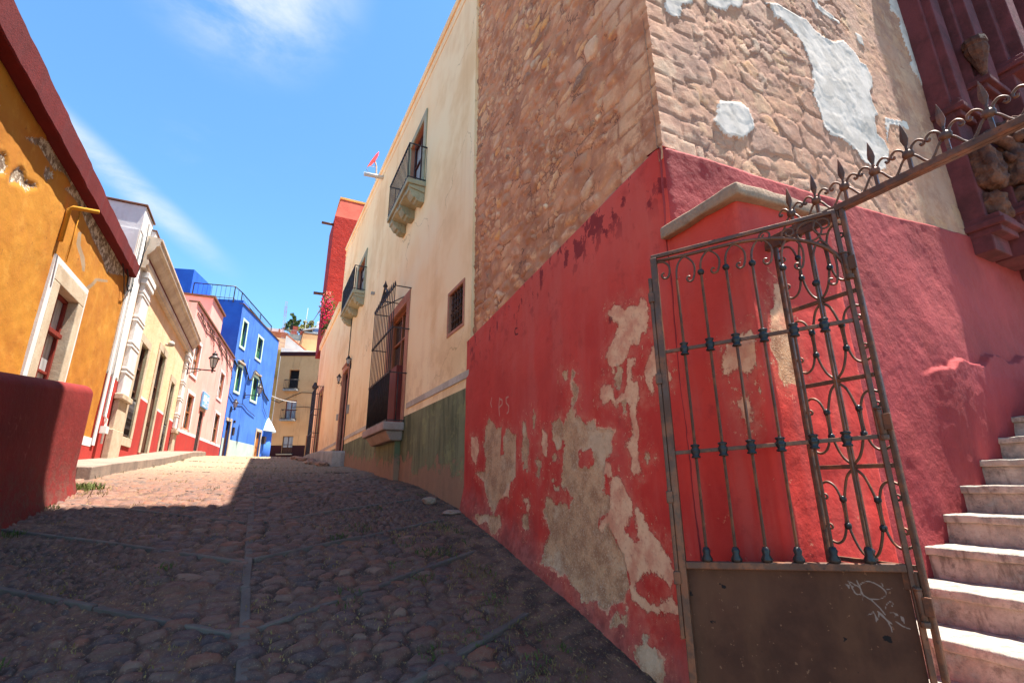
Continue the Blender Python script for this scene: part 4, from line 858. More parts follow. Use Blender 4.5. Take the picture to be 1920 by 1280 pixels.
# ------------------------------------------------------------------ dark red low wall in front of it
mb = MB(); Y0, Y1 = 2.6, 7.14
prof = [(0, -.9), (0, 1), (1, 1), (1, -.9)]
ysn = np.concatenate([np.linspace(Y0, 6.95, 70), 6.95+.19*np.sin(np.linspace(.15, math.pi/2, 8))])
vs = []; fs = []; K = 26
for y in ysn:
    sh = 1 if y < 6.95 else math.sqrt(max(1-((y-6.95)/.19)**2, 0))
    zt = .82+.122*(y-4.8)-(1-sh)*.12; zb = gz(y)-.3; hw = .10+.09*sh; xc = -1.985
    pts = []
    for k in range(10): pts.append((xc+hw, zb+(zt-.10-zb)*k/9))
    for k in range(1, 7): a = math.pi/2*k/6; pts.append((xc+hw-.10*(1-math.cos(a)), zt-.10+.10*math.sin(a)))
    for k in range(0, 6): a = math.pi/2*k/5; pts.append((xc-hw+.10*(1-math.sin(a)), zt-.10+.10*math.cos(a)))
    for k in range(4): pts.append((xc-hw, zt-.10-(zt-.10-zb)*(k+1)/4))
    for (x, z) in pts:
        d = .018*float(fbm(np.array(y*1.6), np.array(z*1.6), 131))+.006*float(fbm(np.array(y*7), np.array(z*7), 132))
        foot = .06*max(0, 1-(z-gz(y))/.35)**2
        vs.append((x+d+foot if x > xc else x, y, z))
K = len(pts)
for i in range(len(ysn)-1):
    for k in range(K-1): fs.append((i*K+k, i*K+k+1, (i+1)*K+k+1, (i+1)*K+k))
fs.append([(len(ysn)-1)*K+k for k in range(K)]); fs.append(list(range(K))[::-1])
mb.add(vs, fs, 0, True)
t = NT('low_wall_paint'); wn = t.noise(2.2, 6, .65, t.mapv(t.pos, (1, 2.4, .5)))
col = t.mix(t.mr(t.noise(1.8, 6, .6), .35, .65), S(116, 24, 20), S(102, 20, 16))
col = t.mix(t.ma('MULTIPLY', t.mr(wn, .5, .7), .45), col, S(92, 30, 26))
zz = t.sep()[2]; yv = t.sep()[1]
low = t.ma('SUBTRACT', zz, t.ma('MULTIPLY', t.ma('SUBTRACT', yv, 7.0), .16))
ero = t.ma('MAXIMUM', t.ma('MULTIPLY', t.mr(t.ma('ADD', low, t.ma('MULTIPLY', t.noise(4, 5), .5)), .9, .2), t.mr(t.noise(9, 7, .8), .44, .58)), t.ma('MULTIPLY', t.mr(t.noise(7, 7, .8), .62, .64), .8))
col = t.mix(t.ma('MULTIPLY', ero, .8), col, S(92, 54, 44))
scr = t.ma('MULTIPLY', t.mr(t.ma('ABSOLUTE', t.ma('SUBTRACT', t.noise(4.5, 1, .4, t.mapv(t.pos, (1, 1.8, 1))), .5), 0), .006, .002), t.ma('MULTIPLY', t.mr(zz, .15, .25), t.mr(zz, .62, .5)))
col = t.mix(t.ma('MULTIPLY', scr, .14), col, S(210, 130, 118))
M['lowwallpaint'] = t.fin(col, .85, t.bump(t.ma('ADD', t.ma('SUBTRACT', t.noise(16, 5, .65), ero), t.ma('MULTIPLY', t.noise(5, 3), .6)), .35, .015), .3)
thing('parapet_wall', 'low dark red wall with a rounded top, half in shadow, in front of the orange house', 'wall', mb=mb, mats=M['lowwallpaint'])

# ------------------------------------------------------------------ white and yellow house
FW = Frame((-2.96, 0), 0)
yel = thing('yellow_house', 'yellow roughcast house with white corner pilasters, heavy cornice and red dado beside the raised pavement', 'house', (-3.5, 17, .4))
HW = [(14.30, 15.10, 1.10, 3.38), (16.55, 17.50, .84, 3.72), (19.15, 19.85, 1.0, 3.30)]
facade(FW, 12.13, 21.72, -.4, 5.2, HW, [M['yellow'], M['reddado'], M['white'], M['grey_stone']], yel, .075, bands=((2.16, 1), (2.23, 2)), back=6, rev=3)
mb = MB(FW); mb.box(12.13, 12.98, .003, .012, 2.2, 5.4); mb.box(12.14, 12.30, .012, .03, .75, 4.6); mb.box(12.131, 12.135, -.5, .0, 2.2, 5.5)
mb.box(12.10, 12.13, -1.1, -.003, 4.5, 5.35); mb.build('white_pier', M['white'], yel)
mb = MB(FW)
for u0, u1, zb, pr in ((13.0, 13.82, 1.9, .10), (20.95, 21.7, 1.95, .10)):
    mb = MB(FW)
    mb.box(u0+.06, u1-.06, .004, pr, zb, 4.72)
    for z in (2.35, 2.95, 3.55, 4.15): mb.box(u0+.04, u1-.04, .0045, pr+.012, z, z+.05); mb.box(u0+.04, u1-.04, .0046, pr+.012, z+.09, z+.14)
    mb.box(u0-.02, u1+.02, .005, pr+.05, 4.58, 4.72); mb.box(u0+.0, u1-.0, .0055, pr+.035, 4.45, 4.575)
    mb.build('pilaster', M['white'], yel, bevel=.012)
mb = MB(FW)
for u0, u1 in ((13.0, 13.82), (20.95, 21.7)):
    mb = MB(FW)
    mb.box(u0-.02, u1+.02, .006, .13, .3, 1.15); mb.box(u0+.03, u1-.03, .007, .105, 1.15, 1.78); mb.box(u0-.05, u1+.05, .008, .17, 1.78, 1.9)
    mb.build('pilaster_base', M['frame_stone'], yel, bevel=.015)
cor = MB(FW)
cor.extr([(.0, 4.74), (.10, 4.74), (.10, 4.80), (.13, 4.83), (.13, 4.93), (.08, 4.95), (.08, 5.06), (.12, 5.10), (.20, 5.22), (.22, 5.30), (.28, 5.33), (.28, 5.43), (.31, 5.45), (.31, 5.50), (.0, 5.53)], 12.75, 21.95)
cor.build('cornice', M['cornice'], yel)
mb = MB(FW); mb.box(13.0, 21.8, .081, .092, 4.955, 5.055); mb.build('cornice_groove', M['eavered'], yel)
mb = MB(FW); mb.box(12.14, 13.0, -.9, .02, 5.35, 5.94); mb.box(13.0, 21.6, -.5, -.02, 5.3, 5.66); mb.box(12.10, 13.04, -.94, .05, 5.94, 5.985, 1); mb.box(13.3, 14.1, -.45, .03, 5.66, 5.9, 0); mb.box(13.28, 14.12, -.47, .05, 5.9, 5.94, 1)
mb.box(12.14, 12.7, -3, -.9, 4.7, 5.6)
mb.build('parapet', [M['white'], M['rustroof']], yel, bevel=.01)
for h, g, pn in ((HW[0], (2, 4), 0), (HW[1], (2, 3), 1.6), (HW[2], (2, 4), 0)):
    dr = h is HW[1]
    o = window(FW, yel, h, .066, M['darkwood'], M['glass'], g, (.2, M['frame_stone'], .03), 'lrt' if dr else 'lrtb', name='door' if dr else 'window', panel=pn)
    if not dr:
        b = MB(FW); n = 8
        zt_ = h[2]+.95
        b.tube([(h[0]+.02, -.02, zt_), (h[1]-.02, -.02, zt_)], .018, 6); b.tube([(h[0]+.02, -.02, h[2]+.06), (h[1]-.02, -.02, h[2]+.06)], .014, 6)
        for k in range(n+1):
            u = h[0]+.04+(h[1]-h[0]-.08)*k/n; b.tube([(u, -.02, h[2]+.06), (u, -.02, zt_)], .010, 5)
            if k < n:
                for zc in (.3, .55, .8): b.tube([(u+.04+.035*math.cos(q), -.02, h[2]+zc+.09*math.sin(q)) for q in np.linspace(0, 2*math.pi, 13)], .007, 4)
        b.build('railing', M['black_iron'], o)
mb = MB(FW); mb.lathe((17.05, .02, 4.02), [(.04, 0), (.04, .12)], 8, axis=(1, 0, -.1)); mb.lathe((17.05, .16, 3.98), [(.05, 0), (.09, .04), (.08, .12), (.03, .16)], 10)
thing('wall_lamp', 'small grey floodlight above the tall door of the yellow house', 'lamp', mb=mb, mats=M['concrete'])
mb = MB(FW); mb.tube([(12.38, .05, 5.4), (12.38, .05, 1.35), (12.46, .09, 1.28), (12.46, .09, .80)], .022, 8); mb.tube([(12.62, .03, 4.6), (12.60, .03, 1.3), (12.52, .06, 1.22)], .014, 6)
mb.box(12.36, 12.56, .04, .14, 1.0, 1.14)
mb.build('drainpipe', M['pipe'], yel)
mb = MB(FW); mb.tube([(12.5, .05, 5.7), (12.46, .07, 5.2), (12.56, .06, 4.8), (12.4, .05, 4.3), (12.3, .03, 3.95)], .012, 5); mb.tube([(12.85, .05, 5.75), (12.7, .07, 5.3), (12.5, .06, 4.9), (12.44, .05, 4.2)], .01, 5)
thing('cable', 'dark cables hanging down the white corner of the yellow house', 'cable', mb=mb, mats=M['cable'])

# ------------------------------------------------------------------ pink house
FP = Frame((-2.96, 21.8), 5.5)
pink = thing('pink_house', 'pale pink two storey house with white window borders between yellow and blue houses', 'house', (-3.5, 26, 1.1))
HP = [(.66, 1.62, 4.28, 5.56), (6.45, 7.55, 4.26, 5.54), (.88, 1.92, 2.14, 3.50), (6.72, 7.98, 2.08, 3.48), (3.42, 4.26, 1.42, 3.18)]
facade(FP, -.15, 9.45, .4, 6.92, HP, [M['pink'], M['reddado'], M['white']], pink, .08, bands=((1.95, 1), (2.07, 2)), back=6)
for i, h in enumerate(HP[:4]):
    window(FP, pink, h, .07, M['tanwood'] if i != 0 else M['tanwood'], M['dark'] if i > 1 else M['curtain'], (2, 2), (.13, M['white'], .03), 'lrtb' if i < 2 else 'lrt')
window(FP, pink, HP[4], .07, M['black_iron'], M['dark'], (3, 2), (.12, M['frame_stone'], .03), 't', name='door', panel=1.1)
mb = MB(FP); mb.box(-.15, 9.5, -.3, .07, 6.92, 7.0); mb.box(4.6, 7.7, -4, -.42, 8.82, 8.92); mb.build('roof_edge', M['rustroof'], pink)
mb = MB(FP); mb.box(4.7, 7.6, -3.8, -.52, 6.9, 8.82); mb.build('upper_room', M['pink'], pink)
mb = MB(FP); mb.box(3.3, 4.4, -.0, .32, 1.2, 1.40); mb.build('doorstep', M['kerb'], pink, bevel=.02)
mb = MB(FP); mb.box(3.15, 4.45, .02, .09, 3.30, 3.96); 
sg = thing('wall_sign', 'pale blue and white rectangular sign above the iron door of the pink house', 'sign', FP.pt(3.8, .05, 3.6))
mb.build('board', simple('sign_blue', S(120, 178, 228), .5, var=.1), sg, bevel=.006)
mb = MB(FP)
for (a, b, c, d) in ((3.28, 3.5, 3.55, 3.84), (3.6, 3.72, 3.42, 3.86), (3.72, 3.86, 3.72, 3.86), (3.86, 3.98, 3.5, 3.78), (4.08, 4.3, 3.66, 3.84), (3.25, 3.9, 3.34, 3.38), (4.02, 4.34, 3.40, 3.43), (4.02, 4.30, 3.46, 3.49), (4.05, 4.34, 3.53, 3.56)): mb.box(a, b, .09, .094, c, d)
mb.build('marking', M['white'], sg)
random.seed(5)
mb = MB(FP)
for k in range(9):
    u = random.uniform(.1, 1.0)+k*.95; z = 6.75; pts = []
    for q in range(9):
        pts.append((u, .02+.01*(q % 2), z)); u += random.uniform(.02, .34); z -= random.uniform(.02, .30)*(.5+.12*k)*(1 if q % 2 else .4)
    mb.tube(pts, [.022-.0018*q for q in range(9)], 5)
mb.tube([(.1, .02, 6.6), (2, .03, 6.42), (4, .03, 6.62), (6.5, .03, 6.5), (9.3, .03, 6.3)], .018, 5)
thing('vine', 'bare leafless creeper clinging under the roof edge of the pink house', 'plant', mb=mb, mats=M['bark'])

# ------------------------------------------------------------------ blue house
FB = Frame((-2.04, 31.36), 16)
blue = thing('blue_house', 'bright blue three storey house with pale green window frames where the street bends', 'house', (-2, 35, 1.5))
HB = [(.48, 1.16, 7.92, 9.44), (3.40, 4.38, 7.94, 9.32), (.66, 1.38, 5.26, 6.72), (3.60, 4.66, 5.22, 6.70), (.34, .90, 1.5, 3.46), (5.70, 6.66, 1.6, 3.42)]
facade(FB, 0, 8.0, .5, lambda u: 10.55-.02*u-.12*(u > 1), HB, [M['blue'], M['palegreen']], blue, .12, back=8, bands=((.6, 0),), extra_u=(1, 1.4))
for a in ((.98, 5.6, .004, .02, .5, 2.48), (0, .26, .004, .02, .5, 2.5)): mb = MB(FB); mb.box(*a); mb.build('dado', M['palegreen'], blue)
mb = MB(FB); mb.box(-.012, -.002, -7.9, -.01, .6, 10.5); mb.build('shaded_gable', M['deepblue'], blue)  # thin skin in deeper blue puts the gable's shade into its colour
for i, h in enumerate(HB):
    if i < 4: window(FB, blue, h, .10, M['greenwood'], M['glass'] if i == 1 else M['dark'], (2, 2), (.14, M['greenframe'], .04), panel=.75 if i != 1 else .6)
    else: window(FB, blue, h, .10, M['darkwood'] if i == 4 else M['yellowwood'], M['dark'], (2, 1), (.17, M['frame_stone'], .04), 'lrt' if i == 5 else 'rt', name='door', panel=1.5)
for a in ((.5, 1.55, .0, .14, 6.9, 7.02), (3.45, 4.8, .0, .14, 6.88, 7.0)): mb = MB(FB); mb.box(*a); mb.build('window_hood', M['frame_stone'], blue, bevel=.02)
mb = MB(FB); mb.box(-.02, 8.02, -.2, .05, 10.32, 10.36); mb.build('roof_edge', M['rustroof'], blue)
mb = MB(FB); mb.box(-.02, 2.6, -4.3, -2.95, 10.3, 12.3); mb.build('roof_room', M['deepblue'], blue)
mb = MB(FB)
pth = [(-.05, -2.8, 11.45), (-.05, -.55, 11.38), (.45, -.3, 11.2), (4.2, -.3, 11.15), (6.8, -.3, 11.1)]
mb.tube(pth, .035, 5)
mb.tube([(p[0], p[1], p[2]-.75) for p in pth], .022, 5)
for a, b in zip(pth[:-1], pth[1:]):
    L = math.dist(a, b); n = max(2, int(L/.24))
    for i in range(n):
        k = i/n; q = [a[j]+(b[j]-a[j])*k for j in range(3)]; big_ = (i == 0)
        mb.tube([(q[0], q[1], 10.38), (q[0], q[1], q[2])], .04 if big_ else .012, 4)
mb.tube([(6.8, -.3, 10.3), (6.8, -.3, 11.1)], .04, 4)
mb.build('roof_railing', M['black_iron'], blue)
mb = MB(FB); mb.lathe((8.05, -.45, 3.62), [(1.02, -.02), (1.02, .02), (.6, .75), (.12, 1.45), (.0, 1.6)], 14); mb.build('corner_hood', M['bluewhite'], blue)
mb = MB(FB); mb.lathe((8.0, -.5, 1.0), [(.86, 0), (.84, 2.6)], 18); mb.build('corner_buttress', M['blue'], blue)
mb = MB(FB); mb.tube([(2.25, .06, 5.0), (2.25, .06, 7.5)], .03, 6); mb.build('service_pole', M['blue'], blue)
mb = MB(FB)
mb.tube([(-.1, .05, 6.85), (.4, .06, 6.62), (1.0, .1, 7.15), (1.6, .06, 6.95), (2.2, .06, 6.6), (2.6, .06, 6.3), (3.1, .06, 6.35), (3.5, .1, 7.05), (4.4, .1, 6.95), (5.1, .06, 6.6), (6.0, .06, 6.0), (7.2, .06, 5.7)], .05, 6)
mb.tube([(0, .05, 4.95), (.7, .05, 4.7), (1.6, .05, 4.62), (2.3, .05, 4.7), (3.4, .05, 4.45), (4.8, .05, 4.3)], .018, 5)
mb.tube([(5.9, .05, 5.9), (6.3, .05, 5.1), (7.3, .05, 4.6)], .015, 5)
thing('cable', 'thick black service cable swagged across the front of the blue house', 'cable', mb=mb, mats=M['cable'])
for a in ((1.28, 1.5, .01, .1, 2.75, 3.2), (1.3, 1.42, .012, .1, 3.45, 3.6), (7.0, 7.4, .01, .2, 2.7, 3.2)): mb = MB(FB); mb.box(*a); mb.build('meter_box', M['black_iron'], blue)

# ------------------------------------------------------------------ beige house closing the street
FE = Frame((.5, 46), 115)
bei = thing('beige_house', 'beige three storey house with dark maroon base and small iron balconies closing the street', 'house', (1, 47, 2))
HE = [(.93, 1.78, 7.85, 9.6), (.96, 1.86, 5.28, 6.92), (1.05, 1.92, 2.5, 3.9), (2.97, 3.66, 2.0, 3.94)]
facade(FE, 0, 6.5, 1, 10.85, HE, [M['beige'], M['maroon']], bei, .3, bands=((3.14, 1),), back=7)
window(FE, bei, HE[0], .25, M['darkwood'], M['dark'], (1, 1)); window(FE, bei, HE[1], .12, M['winwood'], M['curtain'], (2, 2)); window(FE, bei, HE[2], .12, M['darkwood'], M['curtain'], (2, 2), panel=.5); window(FE, bei, HE[3], .15, M['orangewood'], M['glass'], (2, 2), name='door', panel=.9)
for h in HE[:2]:
    s = MB(FE); s.box(h[0]-.22, h[1]+.12, .002, .45, h[2]-.16, h[2]-.02); so_ = s.build('balcony', M['concrete'], bei, bevel=.02)
    r = MB(FE); top = h[2]+.8
    for z in (top, h[2]+.06): r.tube([(h[0]-.18, 0, z), (h[0]-.18, .4, z), (h[1]+.08, .4, z), (h[1]+.08, 0, z)], .025, 5)
    for k in range(10): u = h[0]-.18+(h[1]-h[0]+.26)*k/9; r.tube([(u, .4, h[2]), (u, .4, top)], .016, 4)
    r.build('railing', M['black_iron'], so_)
s = MB(FE); s.box(.72, 1.98, .002, .2, 2.36, 2.44); s.build('sill', M['frame_stone'], bei)
mb = MB(FE); mb.box(-.05, 6.5, -.3, .08, 10.85, 11.2); mb.build('parapet', M['maroon'], bei)
s = MB(FE); s.box(3.55, 4.6, .002, .55, 7.28, 7.45); b_ = s.build('balcony', M['concrete'], bei)
r = MB(FE)
for z in (7.6, 8.3, 8.95): r.tube([(3.6, 0, z), (3.6, .5, z), (4.5, .5, z)], .025, 5)
for u in (3.6, 3.9, 4.2, 4.5): r.tube([(u, .5, 7.4), (u, .5, 8.95)], .02, 4)
r.tube([(3.6, .1, 7.4), (3.6, .1, 8.95)], .02, 4); r.build('railing', M['black_iron'], b_)
mb = MB(FE); mb.tube([(-.6, .06, 7.1), (.4, .06, 6.7), (1.4, .05, 7.25), (2.2, .05, 7.6), (3.6, .05, 7.5)], .025, 5); mb.tube([(1.6, .05, 6.3), (2.6, .05, 6.35), (4, .05, 6.2)], .018, 5)
thing('cable', 'dark cable sagging across the beige house between its balconies', 'cable', mb=mb, mats=M['cable'])
# ochre house in the alley between
FA = Frame((-1.9, 53), 112)
och = thing('ochre_house', 'narrow weathered ochre house in the alley behind the blue house corner', 'house', (-1, 54, 2))
HA = [(1.25, 2.05, 10.2, 12.2), (1.25, 2.05, 6.5, 7.9)]
facade(FA, -3, 3.2, 1, 12.9, HA, [M['ochre'], M['maroon']], och, .3, bands=((3.1, 1),), back=5)
window(FA, och, HA[0], .2, M['darkwood'], M['dark'], (2, 2)); window(FA, och, HA[1], .2, M['darkwood'], M['dark'], (2, 2))
s = MB(FA); s.box(.9, 2.3, .002, .6, 10.0, 10.2); b_ = s.build('balcony', M['concrete'], och)
r = MB(FA)
for z in (10.3, 11.0): r.tube([(.95, 0, z), (.95, .55, z), (2.25, .55, z), (2.25, 0, z)], .03, 5)
for k in range(8): r.tube([(.95+1.3*k/7, .55, 10.2), (.95+1.3*k/7, .55, 11)], .018, 4)
r.build('railing', M['black_iron'], b_)

# ------------------------------------------------------------------ cream building on the right
FC = Frame((2.1, 0), 0, flip=True)
cre = thing('cream_house', 'long cream building with a green dado, grey stone balconies and projecting window grilles', 'house', (2.5, 12, 0))
t = NT('cream_wall'); z_ = t.sep()[2]; y_ = t.sep()[1]
col = t.mix(t.mr(t.noise(.7, 6, .6), .35, .65), S(255, 224, 176), S(252, 212, 158))
st = t.noise(1.1, 6, .6, t.mapv(t.pos, (2.5, 2.5, .12)))
col = t.mix(t.ma('MULTIPLY', t.mr(st, .5, .72), .45), col, S(236, 192, 140))
col = t.mix(t.ma('MULTIPLY', t.mr(t.noise(3, 6, .7), .58, .74), .35), col, S(246, 224, 186))
col = t.mix(t.ma('MULTIPLY', t.ma('MULTIPLY', t.mr(z_, 2.4, 1.2), t.mr(t.noise(4, 6, .7), .45, .6)), .3), col, S(198, 146, 104))
ck = t.n('ShaderNodeTexVoronoi', feature='DISTANCE_TO_EDGE'); wv = t.n('ShaderNodeVectorMath', operation='ADD'); t.put(wv.inputs[0], t.pos); nv = t.n('ShaderNodeTexNoise'); t.put(nv.inputs['Vector'], t.pos); nv.inputs['Scale'].default_value = 1.6; nv.inputs['Detail'].default_value = 6; t.put(wv.inputs[1], nv.outputs['Color']); t.put(ck.inputs['Vector'], wv.outputs[0]); ck.inputs['Scale'].default_value = .55
col = t.mix(t.ma('MULTIPLY', t.ma('MULTIPLY', t.mr(ck.outputs['Distance'], .006, .001), t.mr(t.noise(.5, 3), .52, .6)), .5), col, S(150, 108, 72))
col = t.mix(t.ma('MULTIPLY', t.mr(t.noise(.35, 5, .65), .5, .62), .25), col, S(206, 158, 108))
M['creamwall'] = t.fin(col, .92, t.bump(t.ma('ADD', t.noise(5, 4), t.ma('MULTIPLY', t.noise(40, 4), .25)), .16, .03))
t = NT('green_dado'); z_ = t.sep()[2]; y_ = t.sep()[1]
gr = t.ma('SUBTRACT', z_, t.ma('MULTIPLY', t.ma('SUBTRACT', y_, 7.0), .07))
col = t.mix(t.mr(t.noise(1.6, 6, .65), .35, .65), S(128, 126, 92), S(108, 108, 76))
col = t.mix(t.ma('MULTIPLY', t.mr(t.noise(2, 6, .65, t.mapv(t.pos, (3, 3, .35))), .44, .66), .75), col, S(78, 76, 56))
col = t.mix(t.ma('MULTIPLY', t.mr(t.noise(2.6, 6, .7), .54, .68), .6), col, S(150, 148, 98))
pe = t.ma('ADD', t.ma('MULTIPLY', t.mr(gr, .75, -.05), .42), t.ma('MULTIPLY', t.noise(3.2, 7, .72), .9))
pm = t.mr(pe, .69, .76)
col = t.mix(t.ma('MULTIPLY', pm, .85), col, t.mix(t.noise(6, 4), S(172, 124, 98), S(136, 104, 82)))
M['greendado'] = t.fin(col, .9, t.bump(t.ma('SUBTRACT', t.ma('ADD', t.noise(9, 5, .65), t.ma('MULTIPLY', t.noise(40, 4), .3)), pm), .35, .02))
HC = [(5.53, 6.08, 1.97, 2.53), (8.45, 9.75, 1.02, 3.25), (15.15, 16.3, .75, 3.45), (7.86, 8.86, 5.36, 6.9), (13.75, 15.05, 5.36, 6.6), (22.6, 24.2, 1.2, 4.0)]
ztc = lambda u: 7.44+.097*u if u < 19.01 else 7.1
facade(FC, 5.26, 19.0, -1.2, lambda u: 7.40+.097*u, HC[:3]+[HC[3], HC[4]], [M['creamwall'], M['greendado'], M['pinkframe']], cre, .10, bands=((1.10, 1),), back=9, rev=2)
facade(FC, 19.0, 26.0, -.5, 6.85, HC[5:], [M['creamwall'], M['creamwall']], cre, .12, bands=((1.2, 1),), back=9, name='low_wing')
mb = MB(FC)
segs = [(5.26, 8.10), (10.05, 14.95), (16.5, 22.4)]
for a, b in segs: mb.box(a, b, .002, .014, 1.215, 1.305)
mb.build('string_band', M['cornice'], cre)
mb = MB(FC)
for a, b in ((5.2, 19.1),):
    n = 24
    for prof in ([(0, -.34), (.012, -.34), (.012, -.30), (0, -.30)], [(0, -.10), (.025, -.10), (.04, -.05), (.04, .02), (0, .02)]):
        K = len(prof); vs = []
        for i in range(2):
            u = (a, b)[i]
            for w_, z in prof: vs.append(FC.pt(u, w_-.001, 7.40+.097*u+z))
        mb.add(vs, [list(range(K)), list(range(2*K-1, K-1, -1))]+[(i, (i+1) % K, K+(i+1) % K, K+i) for i in range(K)])
mb.extr([(0, 6.62), (.05, 6.62), (.09, 6.74), (.09, 6.88), (0, 6.9)], 19.0, 26.05)
mb.build('cornice', M['creamwall'], cre)
# small barred window
o = window(FC, cre, HC[0], .09, M['darkwood'], M['dark'], (1, 1), (.05, M['pinkframe'], .012))
b = MB(FC)
for k in range(5):
    u = 5.60+.41*k/4; b.tube([(u, -.03, 1.97), (u, -.03, 2.53)], .017, 6)
    for q in range(6): b.lathe((u, -.03, 2.0+.09*q), [(.017, 0), (.027, .02), (.017, .04)], 6)
b.tube([(5.53, -.03, 2.25), (6.08, -.03, 2.25)], .012, 5); b.build('bars', M['darkwood'], o)
# big grille window
o = window(FC, cre, HC[1], .09, M['orangewood'], M['glass'], (2, 4), (.2, M['pinkframe'], .02), 'lrt')
s = MB(FC); s.box(8.18, 10.05, .002, .36, .86, 1.0); s.hexa([(8.30, .002, .70), (9.92, .002, .70), (8.30, .2, .70), (9.92, .2, .70), (8.24, .002, .86), (9.99, .002, .86), (8.24, .3, .86), (9.99, .3, .86)])
s.build('sill', M['sill_stone'], o, bevel=.02)
s = MB(FC); s.box(8.38, 9.9, .002, .10, -1, .70); s.build('apron', M['greendado'], o)
s = MB(FC); s.box(8.5, 9.7, -.06, .12, 1.03, 2.05); s.build('shutter', M['winwood'], o)
g = MB(FC); ua, ub, wf = 8.22, 9.98, .30
for z in (1.03, 1.85, 2.66, 3.45):
    g.tube([(ua, 0, z), (ua, wf, z), (ub, wf, z), (ub, 0, z)], .013, 4)
g.tube([(ua+.9, 0, 3.45), (ua+.9, wf, 3.45)], .012, 4); g.tube([(ua+.45, 0, 3.45), (ub-.4, wf, 3.45)], .010, 4)
for k in range(13):
    u = ua+(ub-ua)*k/12; g.tube([(u, wf, 1.0), (u, wf, 3.46)], .0085, 5)
    for z in (1.85, 2.66): g.lathe((u, wf, z-.035), [(.008, 0), (.017, .02), (.017, .05), (.008, .07)], 6)
    g.lathe((u, wf, 3.45), [(.012, 0), (.02, .03), (.004, .09+.12*max(0, 1-abs(k-6)/6))], 6)
for k in range(12):
    u = ua+(ub-ua)*(k+.5)/12; g.tube([(u, wf, 1.03), (u, wf, 1.85)], .0085, 5)
g.tube([(ua+.5, wf, 3.46), (ua+.66, wf, 3.58), (ua+.88, wf, 3.74), (ua+1.1, wf, 3.58), (ua+1.26, wf, 3.46)], .02, 5)
for k in (-.14, .14): g.tube([(ua+.88+k+.06*math.cos(q), wf, 3.55+.06*math.sin(q)) for q in np.linspace(0, 6.283, 13)], .014, 5)
g.lathe((ua+.88, wf, 3.72), [(.02, 0), (.05, .04), (.02, .1), (.005, .16)], 8)
g.tube([(ua, .15, 1.03), (ua, .15, 1.85)], .011, 5); g.build('grille', M['black_iron'], o)
# door with its stone jambs
o = window(FC, cre, HC[2], .085, M['doorwood'], M['dark'], (2, 1), (.17, M['pinkframe'], .03), 'lrt', name='door', panel=2.55)
s = MB(FC); s.box(14.97, 16.48, .03, .06, 3.62, 3.68); s.build('lintel_moulding', M['pinkframe'], o)
# far grille window
o = window(FC, cre, HC[5], .1, M['orangewood'], M['glass'], (2, 4), (.16, M['pinkframe'], .02), 'lrt')
g = MB(FC)
for z in (1.2, 2.1, 3.1, 4.1): g.tube([(22.4, 0, z), (22.4, .3, z), (24.4, .3, z), (24.4, 0, z)], .02, 4)
for k in range(14): u = 22.4+2*k/13; g.tube([(u, .3, 1.2), (u, .3, 4.15)], .014, 4)
for k in range(4): g.tube([(22.4, .3*k/4, 1.2), (22.4, .3*k/4, 4.1)], .012, 4)
g.lathe((23.2, .3, 4.1), [(.1, 0), (.14, .1), (.05, .3)], 8); g.build('grille', M['black_iron'], o)
# balcony doors
def balcony(h, ua, ub, far_open):
    o = window(FC, cre, h, .09, M['doorwood'], M['curtain'], (2, 3), (.15, M['grey_stone'], .03), 'lrt', name='balcony_door', panel=.5)
    s = MB(FC); s.box(ua, ub, .002, .345, 5.22, 5.32); s.extr([(.002, 5.10), (.30, 5.16), (.30, 5.22), (.002, 5.22)], ua+.03, ub-.03)
    so_ = s.build('balcony', M['grey_stone'], cre, bevel=.01)
    n = 3
    for k in range(n):
        uc = ua+.06+(ub-ua-.34)*k/(n-1); c = MB(FC)
        c.prism([(0, 0)]*0 or [(uc, 4.92), (uc+.22, 4.92), (uc+.22, 5.2), (uc, 5.2)], .002, .10)
        prof = [(.1, 4.93), (.14, 4.94), (.17, 4.99), (.20, 4.98), (.24, 5.03), (.27, 5.09), (.30, 5.10), (.30, 5.2), (.1, 5.2)]
        c.extr(prof, uc, uc+.22); c.build('corbel', M['grey_stone'], so_, bevel=.008)
    r = MB(FC); z0, z1 = 5.36, 6.07
    pth = [(ua+.03, .0, 0), (ua+.03, .33, 0), (ub-.03, .33, 0), (ub-.03, 0, 0)]
    for z, rr_ in ((z0, .014), (z1, .017)): r.tube([(p[0], p[1], z) for p in pth], rr_, 4)
    for a, b_ in zip(pth[:-1], pth[1:]):
        L = math.dist(a, b_); m = max(2, int(round(L/.105)))
        for k in range(m+1): q = [a[j]+(b_[j]-a[j])*k/m for j in range(3)]; r.tube([(q[0], q[1], z0-.03), (q[0], q[1], z1)], .0095, 4)
    r.build('railing', M['black_iron'], so_)
balcony(HC[3], 7.60, 9.22, 0); balcony(HC[4], 13.45, 15.85, 0)
mb = MB(FC); mb.tube([(12.0, -.1, 8.17), (12.0, .52, 8.12)], .055, 10); mb.build('spout', M['white'], cre)
for a, r_ in (([(15.5, .02, 3.6), (15.5, .02, 6.9)], .014), ([(14.95, .02, .6), (14.95, .02, 3.6)], .012)): mb = MB(FC); mb.tube(a, r_, 5); mb.build('drainpipe', M['cable'], cre)
for a in ((14.55, 14.68, .002, .05, 1.95, 2.2), (16.75, 16.85, .002, .05, 2.0, 2.2), (11.9, 11.96, .002, .09, 4.65, 4.72)): mb = MB(FC); mb.box(*a); mb.build('wall_plate', M['concrete'], cre)
